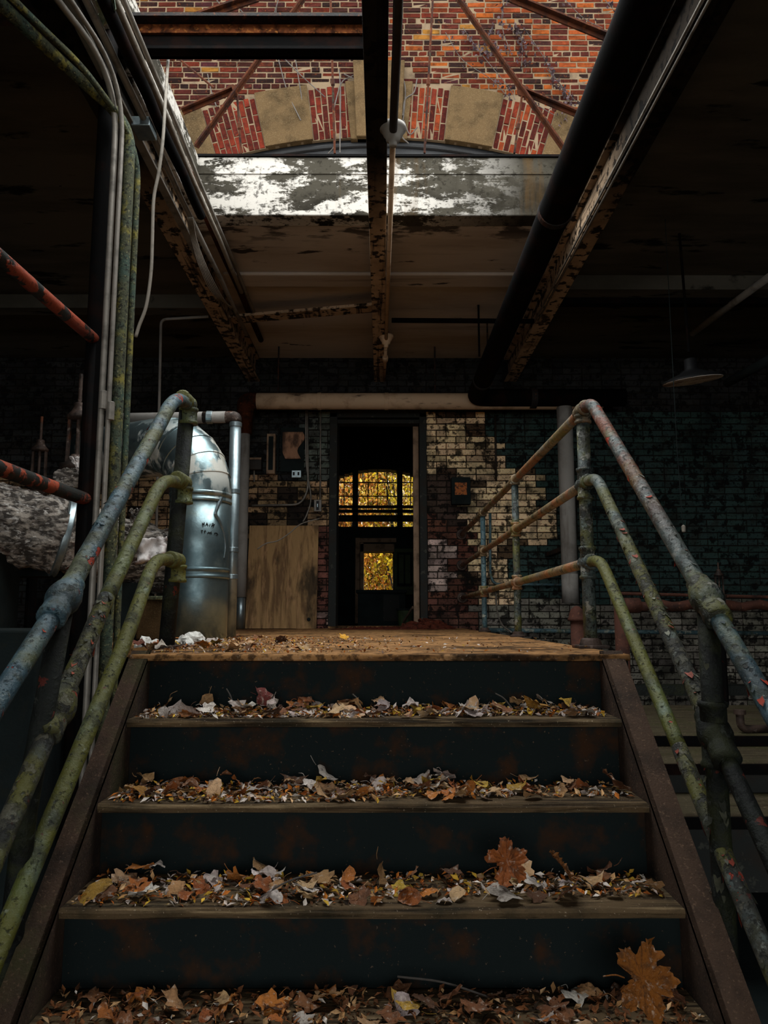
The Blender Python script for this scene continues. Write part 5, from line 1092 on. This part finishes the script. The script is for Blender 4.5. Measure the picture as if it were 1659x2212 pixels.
p = pY(1090, 1915, 1.99); leaf((p.x, p.y, NOS[3][1] + .02), .052, (.15, .1, .5), '#c0b0a8', 'large pale grey leaf lying below the propped maple leaf', mesh=LM[11])
p = pY(742, 1376, 3.9); leaf((p.x, 3.9, p.z + .004), .032, (.5, .2, .3), '#d89a28', 'single bright yellow leaf in the middle of the landing', mesh=LM[8])
p = pY(1160, 1500, 2.5); leaf((p.x, p.y, NOS[1][1] + .035), .05, (.4, .2, 2.0), '#b8842e', 'golden leaf near the stringer end of the highest tread', mesh=LM[9])
p = pY(1330, 1680, 2.3); leaf((p.x, p.y, NOS[2][1] + .035), .055, (.5, .5, 1.0), '#7a4a2a', 'large brown leaf leaning on the stringer end of the second tread', mesh=LM[12])
p = pY(300, 1695, 2.26); leaf((p.x, p.y, NOS[2][1] + .025), .05, (.2, -.2, 2.6), '#a8742e', 'big golden brown leaf at the mossy stringer end of the second tread', mesh=LM[2])
p = pY(205, 1915, 2.0); leaf((p.x, p.y, NOS[3][1] + .025), .05, (.2, -.5, .6), '#b08432', 'yellow brown leaf at the mossy stringer end of the third tread', mesh=LM[3])
p = pZ(300, 1402, ZP); leaf((p.x, p.y, ZP + .02), .05, (.2, .2, .4), '#8a4a34', 'reddish crumpled leaf at the landing corner by the dark post', mesh=LM[13])
# fine litter per tread
def litter(i, n, dens, yspan, seed, name='leaf_litter'):
    r = random.Random(seed); mb = MB(); y0, z = NOS[i]; allc = (sum(COLS.values(), []) if i < 4 else COLS['brown'] * 4 + COLS['tan']) + ['#3a2a1c', '#2a2018', '#d8ccc0']
    for k in range(n):
        x = dens(r); y = y0 + r.uniform(yspan[0] + (.05 if 0 < i < 4 and x > 0 else 0), yspan[1]); s = r.uniform(.003, .011 if i else .007); e = Euler((r.gauss(0, .5), r.gauss(0, .5), r.random() * 6)).to_matrix(); c = Vector((x, y, z + .003 + r.random() * .014 * (.3 + (y - y0) / yspan[1]))); col = lin(r.choice(allc)); q = r.uniform(.6, 1.3)
        mb.add([c + e @ Vector(v) * s for v in ((-1.4, 0, 0), (0, -.6, .3), (1.4, .1, .0), (.1, .7, .3))], [(0, 1, 2, 3)], (col[0] * q, col[1] * q, col[2] * q, 1))
    return solo(name, mb, 'litter', 'fine crumbled leaf litter %s' % PLACE[i].replace('beside the aluminium duct', 'boards'), 'litter', (0, y0 + .1, z), kind='stuff')
litter(1, 1700, lambda r: r.uniform(-.75, .7), (.012, .21), 1); litter(2, 1600, lambda r: r.uniform(-.75, .7) if r.random() < .5 else r.uniform(-.75, .3), (.012, .21), 2)
litter(3, 1300, lambda r: r.uniform(-.75, .7), (.012, .21), 3); litter(4, 1300, lambda r: r.uniform(-.75, .7), (.03, .21), 4)
litter(0, 1300, lambda r: min(.78, -.8 + abs(r.gauss(0, .55))), (.01, 1.6), 5)
for i, (x, y, a, l) in enumerate(((-.47, 2.52, 1.9, .10), (-.06, 2.5, 2.0, .08), (.42, 2.52, 2.2, .09), (.1, 2.3, .4, .12), (-.3, 1.98, .5, .16), (.25, 1.9, 2.9, .22))):
    z = NOS[1 + (i >= 3) + (i >= 4) + (i >= 5)][1] + .01; p0 = Vector((x, y, z)); p1 = p0 + Vector((math.cos(a) * l, .02, abs(math.sin(a)) * l * .7))
    solo('dry_twig', MB().tube(spline([p0, p0.lerp(p1, .5) + Vector((0, 0, .01)), p1], 4), .0022, 5), 'vine', ('thin leaf stalk poking up at the duct end of the highest tread', 'thin stalk poking up mid way along the highest tread', 'thin stalk near the stringer end of the highest tread', 'thin twig on the second tread down', 'bent twig on the third tread down', 'long pale twig on the lowest tread in view')[i], 'twig', p0)

# ------------------------------------------------------------------ lift everything so that the lower floor is at z = 0
for o in list(bpy.context.scene.objects):
    if o.parent is None: o.location.z += H
